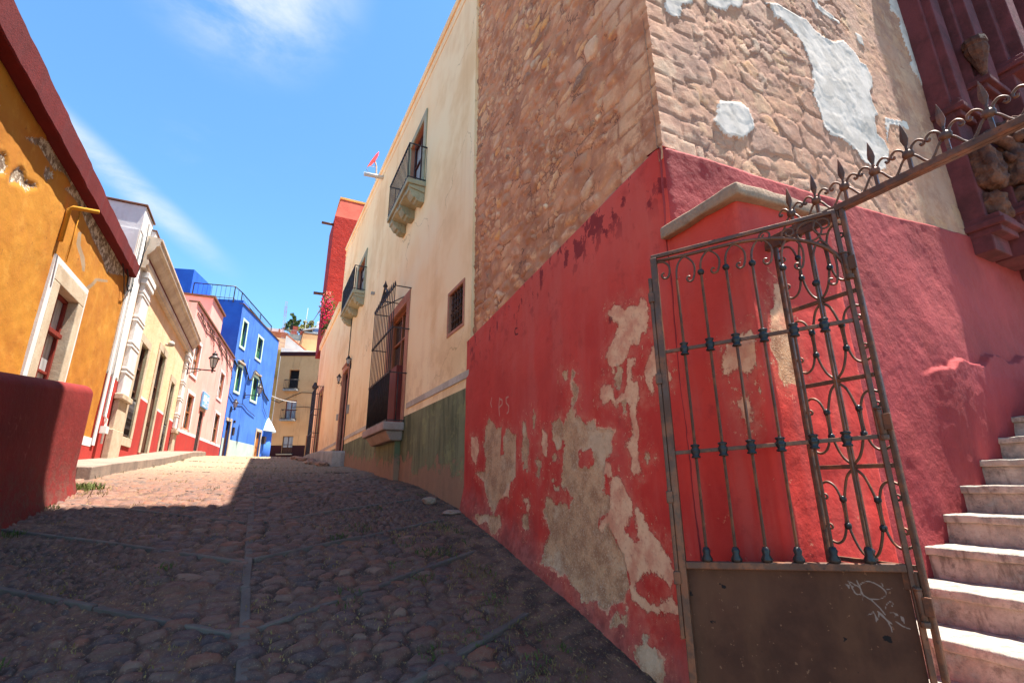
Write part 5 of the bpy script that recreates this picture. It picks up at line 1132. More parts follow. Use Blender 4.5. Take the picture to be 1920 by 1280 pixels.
# kerbed doorstep with rubble
mb = MB()
pts = [(1.98, 14.6), (1.75, 14.7), (1.62, 15.6), (1.60, 17.2), (1.40, 19.0), (1.30, 20.2)]
for (xa, ya), (xb, yb), ha, hb in zip(pts[:-1], pts[1:], (.42, .42, .40, .36, .2), (.42, .40, .36, .2, .04)):
    mb.hexa([(xa, ya, gz(ya)-.1), (xb, yb, gz(yb)-.1), (2.14, ya, gz(ya)-.1), (2.14, yb, gz(yb)-.1), (xa+.03, ya, gz(ya)+ha), (xb+.03, yb, gz(yb)+hb), (2.14, ya, gz(ya)+ha+.02), (2.14, yb, gz(yb)+hb+.02)])
thing('doorstep', 'rough grey kerbed doorstep ramp below the dark red door of the cream house', 'step', mb=mb, mats=M['concrete'], bevel=.03)

# red house behind the low wing
red = thing('red_house', 'tall red rendered house with timber beam ends rising behind the cream building', 'house', (4, 29, 1.3))
mb = MB()
mb.box(2.75, 8, 27.2, 29.3, 1, 7.0)
for z0, z1, x0a, x0b in ((7.0, 14.95, 2.12, 2.16), (14.95, 16.3, 2.16, 2.42)):
    mi = 0 if z0 < 10 else 1
    mb.hexa([(x0a, 26.9, z0), (8, 26.9, z0), (x0a, 29.5, z0), (8, 29.5, z0), (x0b, 26.9+(.3 if mi else 0), z1), (8, 26.9+(.3 if mi else 0), z1), (x0b, 29.5, z1), (8, 29.5, z1)], mi)
mb.box(2.36, 8, 27.15, 29.55, 16.3, 16.42, 2)
mb.build('wall', [M['redhouse'], M['redhouse2'], M['ochre']], red)
for z in (14.5, 10.15):
    mb = MB(); mb.tube([(2.4, 27.15, z), (1.5, 27.15, z-.02)], .085, 6); mb.build('beam_end', M['darkwood'], red)
# ------------------------------------------------------------------ iron gate
def spiral(c, r0, r1, a0, a1, n=14):
    """(s, z) points winding from radius r0 to r1"""
    return [(c[0]+(r0+(r1-r0)*i/(n-1))*math.cos(a0+(a1-a0)*i/(n-1)), c[1]+(r0+(r1-r0)*i/(n-1))*math.sin(a0+(a1-a0)*i/(n-1))) for i in range(n)]
def smooth(pts, k=5):
    """Catmull-Rom through (s, z) points"""
    P = [np.array(p, float) for p in pts]; P = [2*P[0]-P[1]]+P+[2*P[-1]-P[-2]]; out = []
    for i in range(1, len(P)-2):
        for j in range(k):
            t_ = j/k; a, b, c, d = P[i-1:i+3]
            out.append(tuple(.5*((2*b)+(c-a)*t_+(2*a-5*b+4*c-d)*t_**2+(3*b-a-3*c+d)*t_**3)))
    out.append(tuple(P[-2])); return out
def bar2(mb, pts, r, w=0, n=6, flat=1): mb.tube([(s_, w, z) for s_, z in pts], r, n, flat=flat)

FG = Frame((2.29, 1.11), -35.84, flip=True, shear=.05)
gate = thing('iron_gate', 'brown wrought iron gate leaf standing open, scrolled bars above a scratched sheet metal panel', 'gate', FG.pt(0, 0, -1.15))
mb = MB(FG)
mb.box(.845, .878, -.016, .016, -1.15, 1.215); mb.box(.879, .897, -.010, .020, -.62, 1.10); mb.box(.012, .032, -.012, .012, -1.15, 1.215)
mb.box(.012, .875, -.009, .009, 1.212, 1.234); mb.box(.033, .845, -.018, .018, -.335, -.305); mb.box(.033, .845, -.018, .018, -1.15, -1.11)
for z in (.96, .52, -.05, -.4): mb.box(.872, .903, -.014, .026, z, z+.055)
mb.box(.835, .85, -.02, -.012, -1.11, -.335); mb.box(.034, .05, -.02, -.012, -1.11, -.335); mb.box(.05, .835, -.02, -.012, -.36, -.336)
mb.build('frame', M['iron'], gate, bevel=.004)
for z in (.685, .178): mb = MB(FG); mb.box(.032, .848, -.006, .006, z-.009, z+.009); mb.build('rail', M['iron'], gate, bevel=.002)
arch = [(.86, 1.195)]+[(s_, 1.19) for s_ in (.7, .55)]+[(.5-.48*math.cos(a), .93+.26*math.sin(a)) for a in np.linspace(R(86), R(2), 16)]
mb = MB(FG); bar2(mb, arch, .010, 0, 6); mb.build('arch', M['iron'], gate)
def arch_z(s_): return .93+.26*math.sqrt(max(1-((.5-s_)/.48)**2, 0)) if s_ < .5 else 1.19
def collar(mb, s_, z): mb.lathe((s_, 0, z), [(.012, -.032), (.021, -.030), (.021, -.024), (.015, -.018), (.022, -.004), (.022, .006), (.015, .018), (.021, .024), (.021, .030), (.012, .033)], 10)
BARS = [(.752, None), (.63, 1.075), (.51, 1.07), (.39, 1.06), (.263, 1.0), (.142, .89)]
for s_, kz in BARS:
    mb = MB(FG); top = kz if kz else 1.06
    az = arch_z(s_)-.012
    hook = smooth([(s_, top), (s_-.003, top+(az-top)*.45), (s_-.018, top+(az-top)*.82), (s_-.05, az+.004-.0*s_), (s_-.085, top+(az-top)*.72), (s_-.094, top+(az-top)*.35), (s_-.082, top-.012), (s_-.062, top-.022), (s_-.05, top-.008), (s_-.056, top+.006), (s_-.068, top+.004)])
    bar2(mb, [(s_, -.31)]+[(s_, -.31+(top+.31)*k/6) for k in range(1, 7)], .0068, 0, 4)
    bar2(mb, hook, .0055, 0, 6)
    o = mb.build('bar', M['iron'], gate)
    mb = MB(FG)
    for z in (.685, .178): mb = MB(FG); collar(mb, s_, z); mb.build('collar', M['collar'], o)
    mb = MB(FG)
    mb.lathe((s_, 0, -.305), [(.022, 0), (.024, .012), (.014, .03), (.018, .045), (.011, .06)], 10); mb.build('foot_collar', M['collar'], o)
    mb = MB(FG)
    if kz: mb.lathe((s_, 0, kz-.016), [(.004, 0), (.013, .004), (.0175, .016), (.013, .028), (.004, .032)], 10); mb.build('ball', M['collar'], o)
for pts, r_ in ((smooth([(.845, 1.185), (.81, 1.18), (.785, 1.15), (.785, 1.11), (.80, 1.085), (.82, 1.09), (.825, 1.11), (.812, 1.118)]), .006), (spiral((.315, 1.186), .03, .010, R(-60), R(430), 22), .005), (spiral((.13, 1.155), .052, .052, 0, 6.283, 20), .005), (spiral((.07, 1.17), .05, .012, R(-100), R(340), 22), .005), (spiral((.215, 1.17), .034, .01, R(-80), R(400), 22), .005)):
    mb = MB(FG); bar2(mb, pts, r_); mb.build('scroll', M['iron'], gate)
# sheet panel with dents, bare spots and scratched graffiti
us = np.linspace(.034, .845, 150); zs_ = np.linspace(-1.12, -.33, 150); U, Z = np.meshgrid(us, zs_)
gp = lambda x, y: (float((1067-x)*0+.21+(300-x)*.000285), float(-.372-(y-210)*.00031))
G = [[(235, 215), (262, 270), (290, 350), (320, 372), (355, 360), (372, 320), (355, 280), (320, 262), (290, 275)], [(235, 215), (300, 245), (300, 262)], [(335, 200), (360, 280), (378, 360), (370, 430)], [(345, 275), (400, 230), (465, 210)], [(470, 208), (540, 230), (610, 275), (650, 325), (640, 370), (590, 405), (520, 418), (440, 408)], [(395, 382), (470, 430), (540, 505), (592, 585)], [(603, 525), (630, 470), (685, 425)], [(680, 495), (700, 470), (700, 452)], [(665, 300), (730, 285)], [(620, 225), (628, 260)], [(390, 600), (440, 580), (465, 555), (475, 600), (472, 670), (500, 640), (520, 590)], [(512, 553), (560, 590), (605, 660), (630, 730), (625, 780)], [(512, 555), (570, 620), (645, 685)], [(640, 562), (690, 560), (735, 580), (695, 602)], [(762, 598), (768, 640)], [(785, 610), (780, 670)], [(695, 655), (760, 705), (838, 732)], [(200, 240), (205, 270)], [(230, 265), (232, 300)]]
wr = sdf_line(U, Z, [[gp(*q) for q in g] for g in G])
dent = .006*fbm(U*3, Z*3, 141)+.002*fbm(U*12, Z*12, 142)
P = np.stack([np.vectorize(lambda u, z, d: FG.pt(u, -.006-d, z)[i])(U, Z, dent) for i in range(3)], -1)
t = NT('painted_sheet_metal'); z_ = t.noise(4, 6, .65)
col = t.mix(t.mr(z_, .35, .65), S(82, 52, 38), S(66, 42, 32))
col = t.mix(t.ma('MULTIPLY', t.mr(t.noise(2.6, 5, .6, t.mapv(t.pos, (2, 2, .5))), .5, .7), .4), col, S(98, 66, 46))
col = t.mix(t.mr(t.noise(13, 4, .6), .66, .68), col, S(26, 22, 22))
col = t.mix(t.ma('MULTIPLY', t.mr(t.noise(38, 3, .7), .66, .69), .7), col, S(128, 92, 68))
col = t.mix(t.ma('MULTIPLY', t.mr(t.ma('ADD', t.attr('write'), t.ma('MULTIPLY', t.noise(40, 3), .0015)), .0040, .0022), .6), col, S(150, 134, 124))
M['sheet'] = t.fin(col, t.mr(z_, .3, .7, .62, .8), t.bump(t.ma('ADD', t.noise(9, 4), t.ma('MULTIPLY', t.noise(60, 4), .3)), .12, .01), .15)
grid_mesh('panel', P, {'write': wr}, M['sheet'], gate)

# fixed ironwork: hinge post, wall post, scrolled side panel, lintel with finials
gf = thing('gate_frame', 'fixed brown iron gate post with scrolled side panel and a lintel topped by spear finials', 'gate frame', (2.29, 1.1, -1.4))
FF = Frame((2.29, 0), 0)
mb = MB(FF)
mb.box(1.084, 1.106, -.010, .012, -1.5, 1.222)
mb.box(1.428, 1.450, -.012, .012, -1.4, 1.2)
mb.build('post', M['iron'], gf, bevel=.005)
mb = MB(FF); mb.box(-1.2, 1.50, -.011, .011, 1.222, 1.252); mb.box(-1.2, 1.50, .012, .035, 1.222, 1.227); mb.box(1.40, 1.50, -.018, .018, 1.18, 1.2195)
mb.box(1.108, 1.499, -.010, .010, 1.185, 1.221)
mb.build('lintel', M['iron'], gf, bevel=.004)
mb = MB(FF)
for z in (.82, .435, .06, -.32): mb.box(1.106, 1.424, -.008, .008, z-.009, z+.009)
mb.box(1.255, 1.275, -.007, .007, -.31, 1.215); mb.box(1.106, 1.424, -.02, .02, -.40, -.335)
mb.build('side_rail', M['iron'], gf, bevel=.002)
for zb, zt in ((.832, 1.212), (.447, .808), (.072, .423), (-.308, .048)):
    mb = MB(FF); H = zt-zb; zm = (zb+zt)/2
    for sg_ in (-1, 1):
        c = 1.265; L = lambda x: c+sg_*x
        bar2(mb, smooth([(L(.008), zt), (L(.035), zt-.03), (L(.055), zt-.09), (L(.064), zm+.04), (L(.066), zm-.04), (L(.055), zb+.08), (L(.035), zb+.03), (L(.008), zb)]), .0062)
        bar2(mb, smooth([(L(.150), zm+.075), (L(.135), zm+.07), (L(.130), zm+.09), (L(.142), zm+.105), (L(.154), zm+.10)])+smooth([(L(.155), zt-.055), (L(.125), zt-.045), (L(.095), zt-.065), (L(.076), zt-.12), (L(.070), zm)])[1:], .0058) if False else None
        bar2(mb, smooth([(L(.158), zt-.062), (L(.125), zt-.05), (L(.095), zt-.07), (L(.077), zt-.12), (L(.072), zm), (L(.077), zb+.12), (L(.095), zb+.07), (L(.125), zb+.05), (L(.158), zb+.062)]), .0058)
        for zc in (zt-.115, zb+.115): bar2(mb, spiral((L(.145), zc), .016, .006, 0, 5.6, 12), .005)
    o = mb.build('scroll', M['iron'], gf)
    mb = MB(FF)
    for sg_ in (-1, 1):
        for zc in (zm+.055, zm-.055): mb = MB(FF); mb.lathe((1.265+sg_*.069, 0, zc), [(.008, -.014), (.014, -.007), (.014, .006), (.011, .011), (.008, .014)], 8); mb.build('clasp', M['collar'], o)
mb = MB(FF); mb.lathe((1.265, 0, -.325), [(.02, 0), (.024, .02), (.014, .035), (.02, .05), (.01, .06)], 8); mb.build('collar', M['collar'], gf)
for z in (.92, .21, -.47):
    mb = MB(FF); mb.tube([(1.112, -.018, z-.03), (1.112, -.024, z+.075)], .013, 8); mb.box(1.07, 1.10, -.03, -.0225, z-.01, z+.055); mb.lathe((1.112, -.024, z+.075), [(.016, 0), (.016, .006), (.006, .012)], 8); mb.tube([(1.108, -.026, z-.05), (1.108, -.026, z-.03)], .017, 8)
    mb.build('hinge', M['iron'], gf, bevel=.002)
# finial prototype, local coordinates about its base
def finial_parts(parent):
    mb = MB(); Q = lambda pts, r, n=6: mb.tube([(0, y, z) for y, z in pts], r, n)
    Q([(0, 0), (0, .075)], .010, 4); Q([(0, .095), (0, .13)], .007, 5)
    for s_ in (-1, 1):
        Q(smooth([(s_*.012, .075), (s_*.03, .055), (s_*.05, .02), (s_*.064, .002)]), .006)
        Q(smooth([(s_*.01, .088), (s_*.022, .118), (s_*.044, .132), (s_*.064, .118), (s_*.066, .100), (s_*.056, .096), (s_*.052, .106)]), .006)
    o = mb.build('scroll', M['iron'], parent, local=True)
    mb = MB(); mb.lathe((0, 0, .084), [(.004, -.016), (.02, -.012), (.026, 0), (.02, .012), (.004, .016)], 12, axis=(1, 0, 0)); mb.build('boss', M['iron'], parent, local=True)
    mb = MB(); pr = [(0, .0), (.008, .02), (.016, .05), (.014, .075), (.006, .115), (.0, .14)]
    vs = []; fs = []
    ring_ = [(-w_, z) for w_, z in pr[1:-1]]
    out = [(0, .115)]+[(w_, .115+z) for w_, z in pr[1:-1]]+[(0, .255)]+[(-w_, .115+z) for w_, z in pr[1:-1][::-1]]
    vs = [(-.007 if 0 < i < len(out) and p[0] == 0 else -.003, p[0], p[1]) for i, p in enumerate(out)]+[(.003, p[0], p[1]) for p in out]+[(-.009, 0, .17), (.009, 0, .17)]
    n = len(out); fs = [(i, (i+1) % n, 2*n) for i in range(n)]+[(n+i, n+(i+1) % n, 2*n+1) for i in range(n)]+[(i, (i+1) % n, n+(i+1) % n, n+i) for i in range(n)]
    mb.add(vs, fs); mb.build('spearhead', M['iron'], parent, local=True)
fin0 = bpy.data.objects.new('finial', None); COL.objects.link(fin0); fin0.parent = gf; LOC['finial'] = Vector((0, 0, 0))
finial_parts(fin0)
for i, y in enumerate((1.325, 1.195, 1.062, .932, .802, .672, .538, .405, .27, .135)):
    f_ = fin0 if i == 0 else copy_tree(fin0, gf)
    f_.scale = (.9, .9, .88); f_.location = Vector((2.29, y, 1.25))-LOC[gf.name]; f_.rotation_euler = (0, 0, random.uniform(-.06, .06))

# ------------------------------------------------------------------ lanterns
def make_lantern(name, arm):
    root = bpy.data.objects.new(name, None); COL.objects.link(root); LOC[root.name] = Vector((0, 0, 0)); x = arm
    mb = MB(); mb.box(0, .03, -.05, .05, -.22, .18); mb.tube([(0, 0, 0), (x*.3, 0, .02), (x*.7, 0, 0), (x+.08, 0, 0)], .024, 6)
    mb.tube([(.02, 0, -.18), (x*.3, 0, -.1), (x*.55, 0, -.01)], .014, 5); mb.lathe((x+.08, 0, 0), [(.03, -.03), (.03, .03)], 8, axis=(1, 0, 0))
    mb.lathe((x, 0, -.1), [(.01, 0), (.035, .05), (.02, .1), (.05, .14), (.03, .17), (.085, .21)], 8)
    mb.build('bracket', M['black_iron'], root, local=True)
    mb = MB(); mb.lathe((x, 0, .12), [(.085, 0), (.165, .34)], 6, sm=False); mb.build('glass', M['lampglass'], root, local=True)
    mb = MB(); mb.lathe((x, 0, .45), [(.19, 0), (.20, .02), (.16, .08), (.09, .14), (.085, .17), (.11, .19), (.06, .24), (.02, .26), (.035, .30), (.0, .34)], 12)
    for k in range(6):
        a = 2*math.pi*k/6+math.pi/6; mb.tube([(x+.087*math.cos(a), .087*math.sin(a), .12), (x+.168*math.cos(a), .168*math.sin(a), .46)], .010, 4)
    mb.build('cap', M['black_iron'], root, local=True)
    return root
lan = make_lantern('street_lantern', .80)
lan.location = (-2.86, 21.35, 4.2); lan['category'] = 'lantern'; lan['group'] = 'black wall lanterns along the street'; lan['label'] = 'black wall lantern on a long arm beside the upper window of the pink house'
l2 = copy_tree(lan); l2.location = FB.pt(2.35, .06, 5.25); l2.rotation_euler = (0, 0, R(-16)); l2['label'] = 'black wall lantern on a long arm in front of the blue house'
sc_ = make_lantern('sconce', .22)
sc_.location = (2.1, 14.88, 3.42); sc_.rotation_euler = (0, 0, math.pi); sc_.scale = (.42,)*3; sc_['category'] = 'lantern'; sc_['group'] = 'small sconces on the walls'; sc_['label'] = 'small dark sconce at the near side of the cream house door'
s2 = copy_tree(sc_); s2.location = (2.1, 16.72, 3.22); s2['label'] = 'small dark sconce on the far side of the cream house door'
s3 = copy_tree(sc_); s3.location = FB.pt(.62, .03, 4.15); s3.rotation_euler = (0, 0, R(-16)); s3.scale = (.8, .8, .8); s3['label'] = 'small rusty sconce above the left brown door of the blue house'

# ------------------------------------------------------------------ roof things
d = thing('satellite_dish', 'red satellite dish standing on the roof edge of the cream building', 'dish', (2.35, 13.6, 8.8))
mb = MB(); mb.lathe((2.03, 13.6, 9.80), [(.03, -.07), (.18, -.05), (.30, 0), (.31, .005), (.29, .006), (.17, -.035), (.01, -.055)], 24, axis=(-.88, -.1, .45)); mb.build('bowl', M['dish'], d)
mb = MB(); mb.tube([(2.2, 13.6, 8.6), (2.14, 13.6, 9.6), (2.08, 13.6, 9.76)], .025, 6); mb.tube([(2.1, 13.6, 9.55), (1.90, 13.55, 9.5), (1.84, 13.5, 9.3), (2.1, 13.5, 9.1)], .008, 5); mb.build('mount', M['concrete'], d)

def leaf_cloud(mb, c, rad, n, size, mi=0, squash=.8, hollow=.35):
    for _ in range(n):
        v = Vector((random.gauss(0, 1), random.gauss(0, 1), random.gauss(0, 1))).normalized()*rad*(hollow+(1-hollow)*random.random()**.5)
        v.z *= squash; p = Vector(c)+v
        a = Vector((random.gauss(0, 1), random.gauss(0, 1), random.gauss(0, 1))).normalized(); b = a.orthogonal().normalized(); s_ = size*random.uniform(.5, 1.2)
        c_ = a.cross(b); bend = a*s_*.25
        mb.add([p-b*s_, p+c_*s_*.6+bend, p+b*s_, p-c_*s_*.6+bend], [(0, 1, 2, 3)], mi)
random.seed(21)
bo = thing('bougainvillea', 'pink flowering bougainvillea spilling over the roof edge beside the tall red house', 'plant', (2.3, 25.3, 6.85))
mb = MB(); rbox(mb, 2.05, 2.6, 24.2, 25.9, 6.83, 7.25, .03, .3, .01); mb.build('planter', M['terracotta'], bo)
st = MB(); lf = MB(); fl = MB()
for k in range(16):
    x, y, z = 2.3, random.uniform(24.3, 25.9), 7.2; pts = [(x, y, z)]
    for q in range(5):
        x += random.uniform(-.12, .06); y += random.uniform(-.15, .15); z += random.uniform(.2, .5); pts.append((x, y, z))
    st.tube(pts, [.02-.0025*i for i in range(6)], 4)
    for q, p in enumerate(pts[1:]):
        leaf_cloud(lf, p, .26, 26, .055); 
        if q > 0: leaf_cloud(fl, (p[0]-.06, p[1]-.05, p[2]), .22, 20, .055, random.choice((0, 0, 1)))
st.build('stem', M['bark'], bo); lf.build('leaves', M['leaf'], bo); fl.build('flowers', [M['petal'], M['petal2']], bo)

# ------------------------------------------------------------------ hillside beyond
def block(name, label, cat, boxes, mats, group=None, extra=None):
    b0 = boxes[0]; r = thing(name, label, cat, ((b0[0]+b0[1])/2, b0[2], b0[4]), group)
    mb = MB()
    for b in boxes: mb.box(*b[:6], b[6] if len(b) > 6 else 0)
    mb.build('wall', mats, r)
    if extra: extra(r)
    return r
def gable(r):
    mb = MB(); mb.prism([(.85, 12.6), (2.95, 12.6), (2.95, 13.75), (1.0, 15.2), (.85, 15.2)], 55, 55.3); mb.build('gable', M['white'], r)
    mb = MB(); mb.hexa([(.98, 54.9, 15.22), (3.0, 54.9, 13.76), (.98, 58, 15.22), (3.0, 58, 13.76), (.98, 54.9, 15.34), (3.0, 54.9, 13.88), (.98, 58, 15.34), (3.0, 58, 13.88)]); mb.build('roof', M['terracotta'], r)
    mb = MB(); mb.box(2.98, 3.75, 56.85, 56.95, 12.8, 13.9); mb.build('door', M['darkwood'], r)
block('white_gabled_house', 'bright white gabled wall with a tiled slope just above the beige house roof', 'house', [(.5, 8, 57, 66, 1, 14.0), (.5, 8, 50, 57, 1, 12.6)], M['white'], 'houses on the hillside', gable)
block('tan_house', 'flat roofed tan block above the white gabled house', 'house', [(2.65, 7, 59, 68, 1, 16.8), (2.6, 7.05, 58.95, 68, 16.8, 16.95, 1)], [M['beige'], M['rustroof']], 'houses on the hillside')
def greyx(r):
    mb = MB()
    for k in range(9): mb.box(1.4+.3*k, 1.45+.3*k, 97.8, 97.85, 27.2, 28.3)
    mb.box(1.4, 4.0, 97.78, 97.86, 28.28, 28.36); mb.build('railing', M['concrete'], r)
    mb = MB(); mb.box(2.0, 2.5, 98, 98.02, 28.3, 29.4); mb.build('opening', M['dark'], r)
block('rust_walled_house', 'rust orange walled house with a white roof on the hill left of the mast', 'house', [(-6, 1.9, 98, 106, 20, 27.7), (-6, 1.0, 99, 106, 27.7, 28.6, 1), (.1, .4, 98.2, 98.8, 27.7, 28.4), (1.0, 1.6, 99, 106, 27.7, 28.1, 1)], [M['terracotta'], M['white']], 'houses on the hillside')
block('grey_house', 'unfinished grey and brick house with a railing below the hilltop trees', 'house', [(1.95, 4.6, 98, 104, 20, 27.6), (2.3, 3.4, 99, 103, 27.6, 29.5, 1), (3.9, 4.5, 98.5, 103, 27.6, 28.6, 1)], [M['concrete'], M['redhouse2']], 'houses on the hillside', greyx)
def wx(r):
    mb = MB(); mb.box(6.1, 7.6, 97.9, 97.95, 28.5, 29.2); mb.build('opening', simple('blue_shade', S(90, 110, 150), .6), r)
    mb = MB(); mb.hexa([(4.3, 97.5, 28.5), (6.4, 97.5, 29.1), (4.3, 103, 28.5), (6.4, 103, 29.1), (4.3, 97.5, 28.7), (6.4, 97.5, 29.35), (4.3, 103, 28.7), (6.4, 103, 29.35)]); mb.build('roof', M['white'], r)
block('whitewashed_house', 'low whitewashed house with a lean-to roof beside the white water tank', 'house', [(4.62, 9, 98, 106, 20, 28.4), (6.0, 9, 98.1, 105, 28.4, 29.5)], M['white'], 'houses on the hillside', wx)
mb = MB(); mb.lathe((7.15, 99.5, 29.5), [(.42, 0), (.44, .5), (.44, 1.3), (.34, 1.55), (.12, 1.66), (.12, 1.76)], 14)
thing('water_tank', 'white domed water tank on the whitewashed hill house', 'water tank', mb=mb, mats=M['tank'])
mb = MB(); mb.lathe((.75, 101, 28.6), [(.3, 0), (.32, .5), (.26, .7), (.1, .75)], 12)
thing('water_tank', 'black water tank on the white roof beside the lattice mast', 'water tank', mb=mb, mats=M['blacktank'])
mb = MB(); mb.lathe((4.1, 100, 28.6), [(.34, 0), (.36, .6), (.26, .85), (.1, .9)], 12)
thing('water_tank', 'black water tank on the unfinished grey house', 'water tank', mb=mb, mats=M['blacktank'])
mb = MB()
for i in range(13):
    z0 = 20+13.2*i/13; z1 = 20+13.2*(i+1)/13; wd = lambda z: .24-.07*(z-20)/13.2; mi = (i//2) % 2
    c = [(sx_*wd(z0), sy_*wd(z0)) for sx_, sy_ in ((-1, -1), (1, -1), (1, 1), (-1, 1))]; e = [(sx_*wd(z1), sy_*wd(z1)) for sx_, sy_ in ((-1, -1), (1, -1), (1, 1), (-1, 1))]
    xo = lambda z: .95-.022*(z-26)
    for k in range(4):
        mb.tube([(xo(z0)+c[k][0], 96+c[k][1], z0), (xo(z1)+e[k][0], 96+e[k][1], z1)], .035, 4, mi); k2 = (k+1) % 4
        mb.tube([(xo(z0)+c[k][0], 96+c[k][1], z0), (xo(z1)+e[k2][0], 96+e[k2][1], z1)], .022, 4, mi); mb.tube([(xo(z1)+e[k][0], 96+e[k][1], z1), (xo(z1)+e[k2][0], 96+e[k2][1], z1)], .022, 4, mi)
thing('lattice_mast', 'slim red and white lattice radio mast on the hillside', 'mast', mb=mb, mats=[M['steel'], M['mastred']])
mb = MB(); mb.tube([(4.55, 100, 22), (4.85, 100, 33.9)], [.07, .05], 6); mb.tube([(4.5, 100, 31.5), (5.2, 100, 31.55)], .03, 4)
thing('utility_pole', 'thin leaning utility pole in front of the olive hilltop trees', 'pole', mb=mb, mats=M['concrete'])
def tree(label, x, y, zg, zc, parts, mat, n, size):
    r = thing('hill_tree', label, 'tree', (x, y, zg), 'trees on the hilltop')
    tr = MB(); tr.tube([(x, y, zg-.5), (x+.1, y, (zg+zc)/2), (x, y, zc)], [.28, .2, .12], 7)
    for (dx, dy, dz, rr_) in parts: tr.tube([(x, y, zc-1.2), (x+dx*.5, y+dy*.5, zc+dz*.4), (x+dx, y+dy, zc+dz)], [.1, .07, .03], 5)
    tr.build('trunk', M['bark'], r)
    cr_ = MB()
    for (dx, dy, dz, rr_) in parts:
        for q in range(7):
            o = Vector((random.gauss(0, .55), random.gauss(0, .55), random.gauss(0, .5)))*rr_
            leaf_cloud(cr_, (x+dx+o.x, y+dy+o.y, zc+dz+o.z), rr_*.42, n//7, size, 0, .85, .2)
    cr_.build('crown', mat, r)
tree('dark green tree with a rounded top, tallest on the hilltop', 2.75, 108, 24.3, 32.2, [(0, 0, 1.6, .85), (-.6, 0, .4, .75), (.75, .2, .9, .65), (0, .3, .1, .8), (-.8, 0, -.6, .6)], M['tree1'], 420, .24)
tree('olive green tree with a broad loose crown right of the dark tree', 5.6, 110, 24.5, 32.4, [(.2, 0, 1.3, 1.0), (1.1, 0, 1.0, .9), (-.9, 0, .2, .9), (1.5, 0, -.2, .8), (0, 0, -.4, 1.1)], M['tree2'], 420, .24)
tree('pale olive bushy tree low behind the grey unfinished house', 3.4, 106, 24.2, 30.4, [(0, 0, .6, .9), (-1, 0, .2, .8), (1, 0, .3, .8)], M['tree2'], 360, .22)
tree('thin grey green tree beside the white water tank', 8.0, 112, 24.6, 32.4, [(0, 0, .8, .8), (.8, 0, 1.2, .8), (.4, 0, -.4, .8)], M['tree2'], 140, .16)

def sag(a, b, s_, n=14): return [tuple(Vector(a).lerp(Vector(b), i/n)-Vector((0, 0, s_*4*(i/n)*(1-i/n)))) for i in range(n+1)]
mb = MB(); mb.tube(sag((2.2, 26.95, 9.95), (4.8, 100, 31.5), 1.2), .03, 4); thing('overhead_wire', 'thin grey overhead wire running from the hilltop pole to the red house', 'wire', mb=mb, mats=M['cable'])
mb = MB(); mb.tube(sag(FB.pt(7.9, .05, 6.15), FE.pt(1.85, .06, 6.75), .1), .03, 5); thing('overhead_wire', 'pale cable crossing from the blue house corner to the beige house', 'wire', mb=mb, mats=M['palecable'])

# ------------------------------------------------------------------ weeds, straw, loose stones
def blades(name, spots, mat, label=None):
    mb = MB()
    for (x, y, n, rad, h) in spots:
        for _ in range(n):
            a = random.uniform(0, 6.283); r_ = rad*random.random()**.6; px_, py_ = x+r_*math.cos(a), y+r_*math.sin(a); z = gz(py_)+.004
            hh = h*random.uniform(.4, 1.2); le = Vector((random.gauss(0, .5), random.gauss(0, .5), 0))*hh; wv_ = Vector((random.gauss(0, 1), random.gauss(0, 1), 0)).normalized()*.003*random.uniform(.6, 1.5)
            p = Vector((px_, py_, z)); m_ = p+le*.4+Vector((0, 0, hh*.65)); e = p+le+Vector((0, 0, hh*.85))
            mb.add([p-wv_, p+wv_, m_+wv_*.8, m_-wv_*.8, e], [(0, 1, 2, 3), (3, 2, 4)])
    o = mb.build(name, mat); o['kind'] = 'stuff'; return o
random.seed(33)
sp = [(-1.72, 7.3, 320, .16, .10), (-1.85, 7.6, 120, .2, .06), (-1.72, 6.2, 60, .1, .05)]
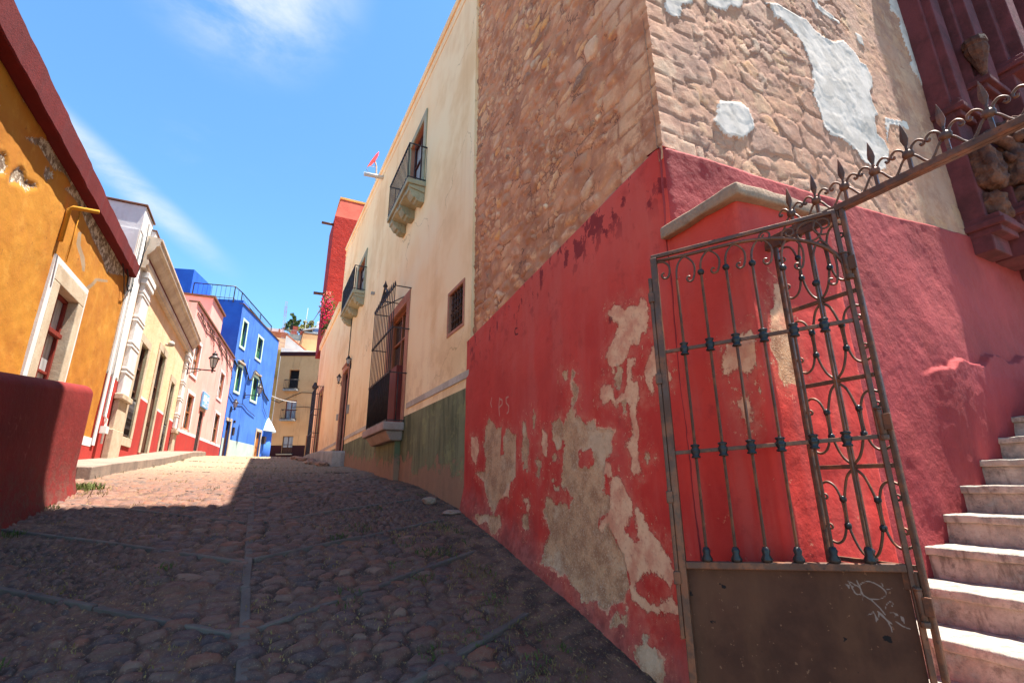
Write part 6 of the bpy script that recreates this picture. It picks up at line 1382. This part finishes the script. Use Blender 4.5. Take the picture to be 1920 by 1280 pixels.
for (x, y) in ((1.95, 4.9), (1.85, 4.75), (1.75, 5.0), (1.9, 4.5), (1.2, 4.6), (1.35, 4.35), (1.05, 4.15), (1.5, 4.3), (.9, 5.0), (.7, 4.8), (1.9, 3.6), (1.85, 3.3), (1.75, 3.0), (1.8, 2.85), (1.55, 2.75), (1.2, 3.9), (1.95, 3.0), (1.75, 3.9), (1.2, 5.8), (-.5, 4.4), (-1.0, 3.4), (.6, 3.7), (1.6, 3.45), (1.3, 3.05), (1.0, 3.0), (1.95, 6.5), (-1.6, 5.2)):
    sp.append((x, y, random.randint(25, 80), random.uniform(.06, .15), random.uniform(.02, .045)))
for k in range(30): y = random.uniform(7, 22); sp.append((random.uniform(-2, 1.8), y, 14, .12, .05))
for k in range(8): sp.append((-2.05, 9+k*1.4, 12, .08, .06))
blades('weeds', sp, M['weed'])
sp = [(-1.7, 7.4, 120, .3, .05), (-1.6, 6.9, 80, .2, .05)]
for k in range(150): y = 2.6+5*random.random()**1.5; sp.append((random.uniform(-1.4, 2.0), y, 14, .10, .022))
for k in range(30): sp.append((random.uniform(1.4, 2.02), random.uniform(2.5, 5), 22, .12, .03))
blades('dry_grass', sp, M['straw'])
def rock(name, label, c, r, mat, group=None, cat='stone', sq=.65):
    bm = bmesh.new(); bmesh.ops.create_icosphere(bm, subdivisions=3, radius=1)
    from mathutils import noise
    sd = Vector((random.uniform(-50, 50),)*3)
    for v in bm.verts:
        k = 1+.35*noise.noise(v.co*1.3+sd)+.12*noise.noise(v.co*4+sd); v.co = Vector((v.co.x*r*k*1.25, v.co.y*r*k, v.co.z*r*k*sq))
    me = bpy.data.meshes.new(name); bm.to_mesh(me); bm.free(); me.materials.append(mat)
    o = bpy.data.objects.new(name, me); COL.objects.link(o); o.location = c; o.rotation_euler = (0, 0, random.uniform(0, 6)); o['label'] = label; o['category'] = cat
    if group: o['group'] = group
    return o
rock('loose_stone', 'loose stone lying at the foot of the green dado', (1.9, 6.0, gz(6.0)+.04), .07, M['rubble'])
rock('loose_stone', 'flat pinkish stone on the ground between the green and red wall bases', (1.97, 5.35, gz(5.35)+.03), .09, M['rubble'], sq=.35)
for k in range(34):
    y = random.uniform(14.7, 19.2); x = float(np.interp(y, [14.6, 15.6, 17.2, 19.2], [1.66, 1.52, 1.5, 1.26]))-abs(random.gauss(0, .12)); r_ = random.uniform(.04, .13)
    rock('rubble_stone', 'rough rubble stone heaped along the kerb of the cream house doorstep', (x, y, gz(y)+r_*.45), r_, M['rubble'], 'rubble stones below the doorstep')
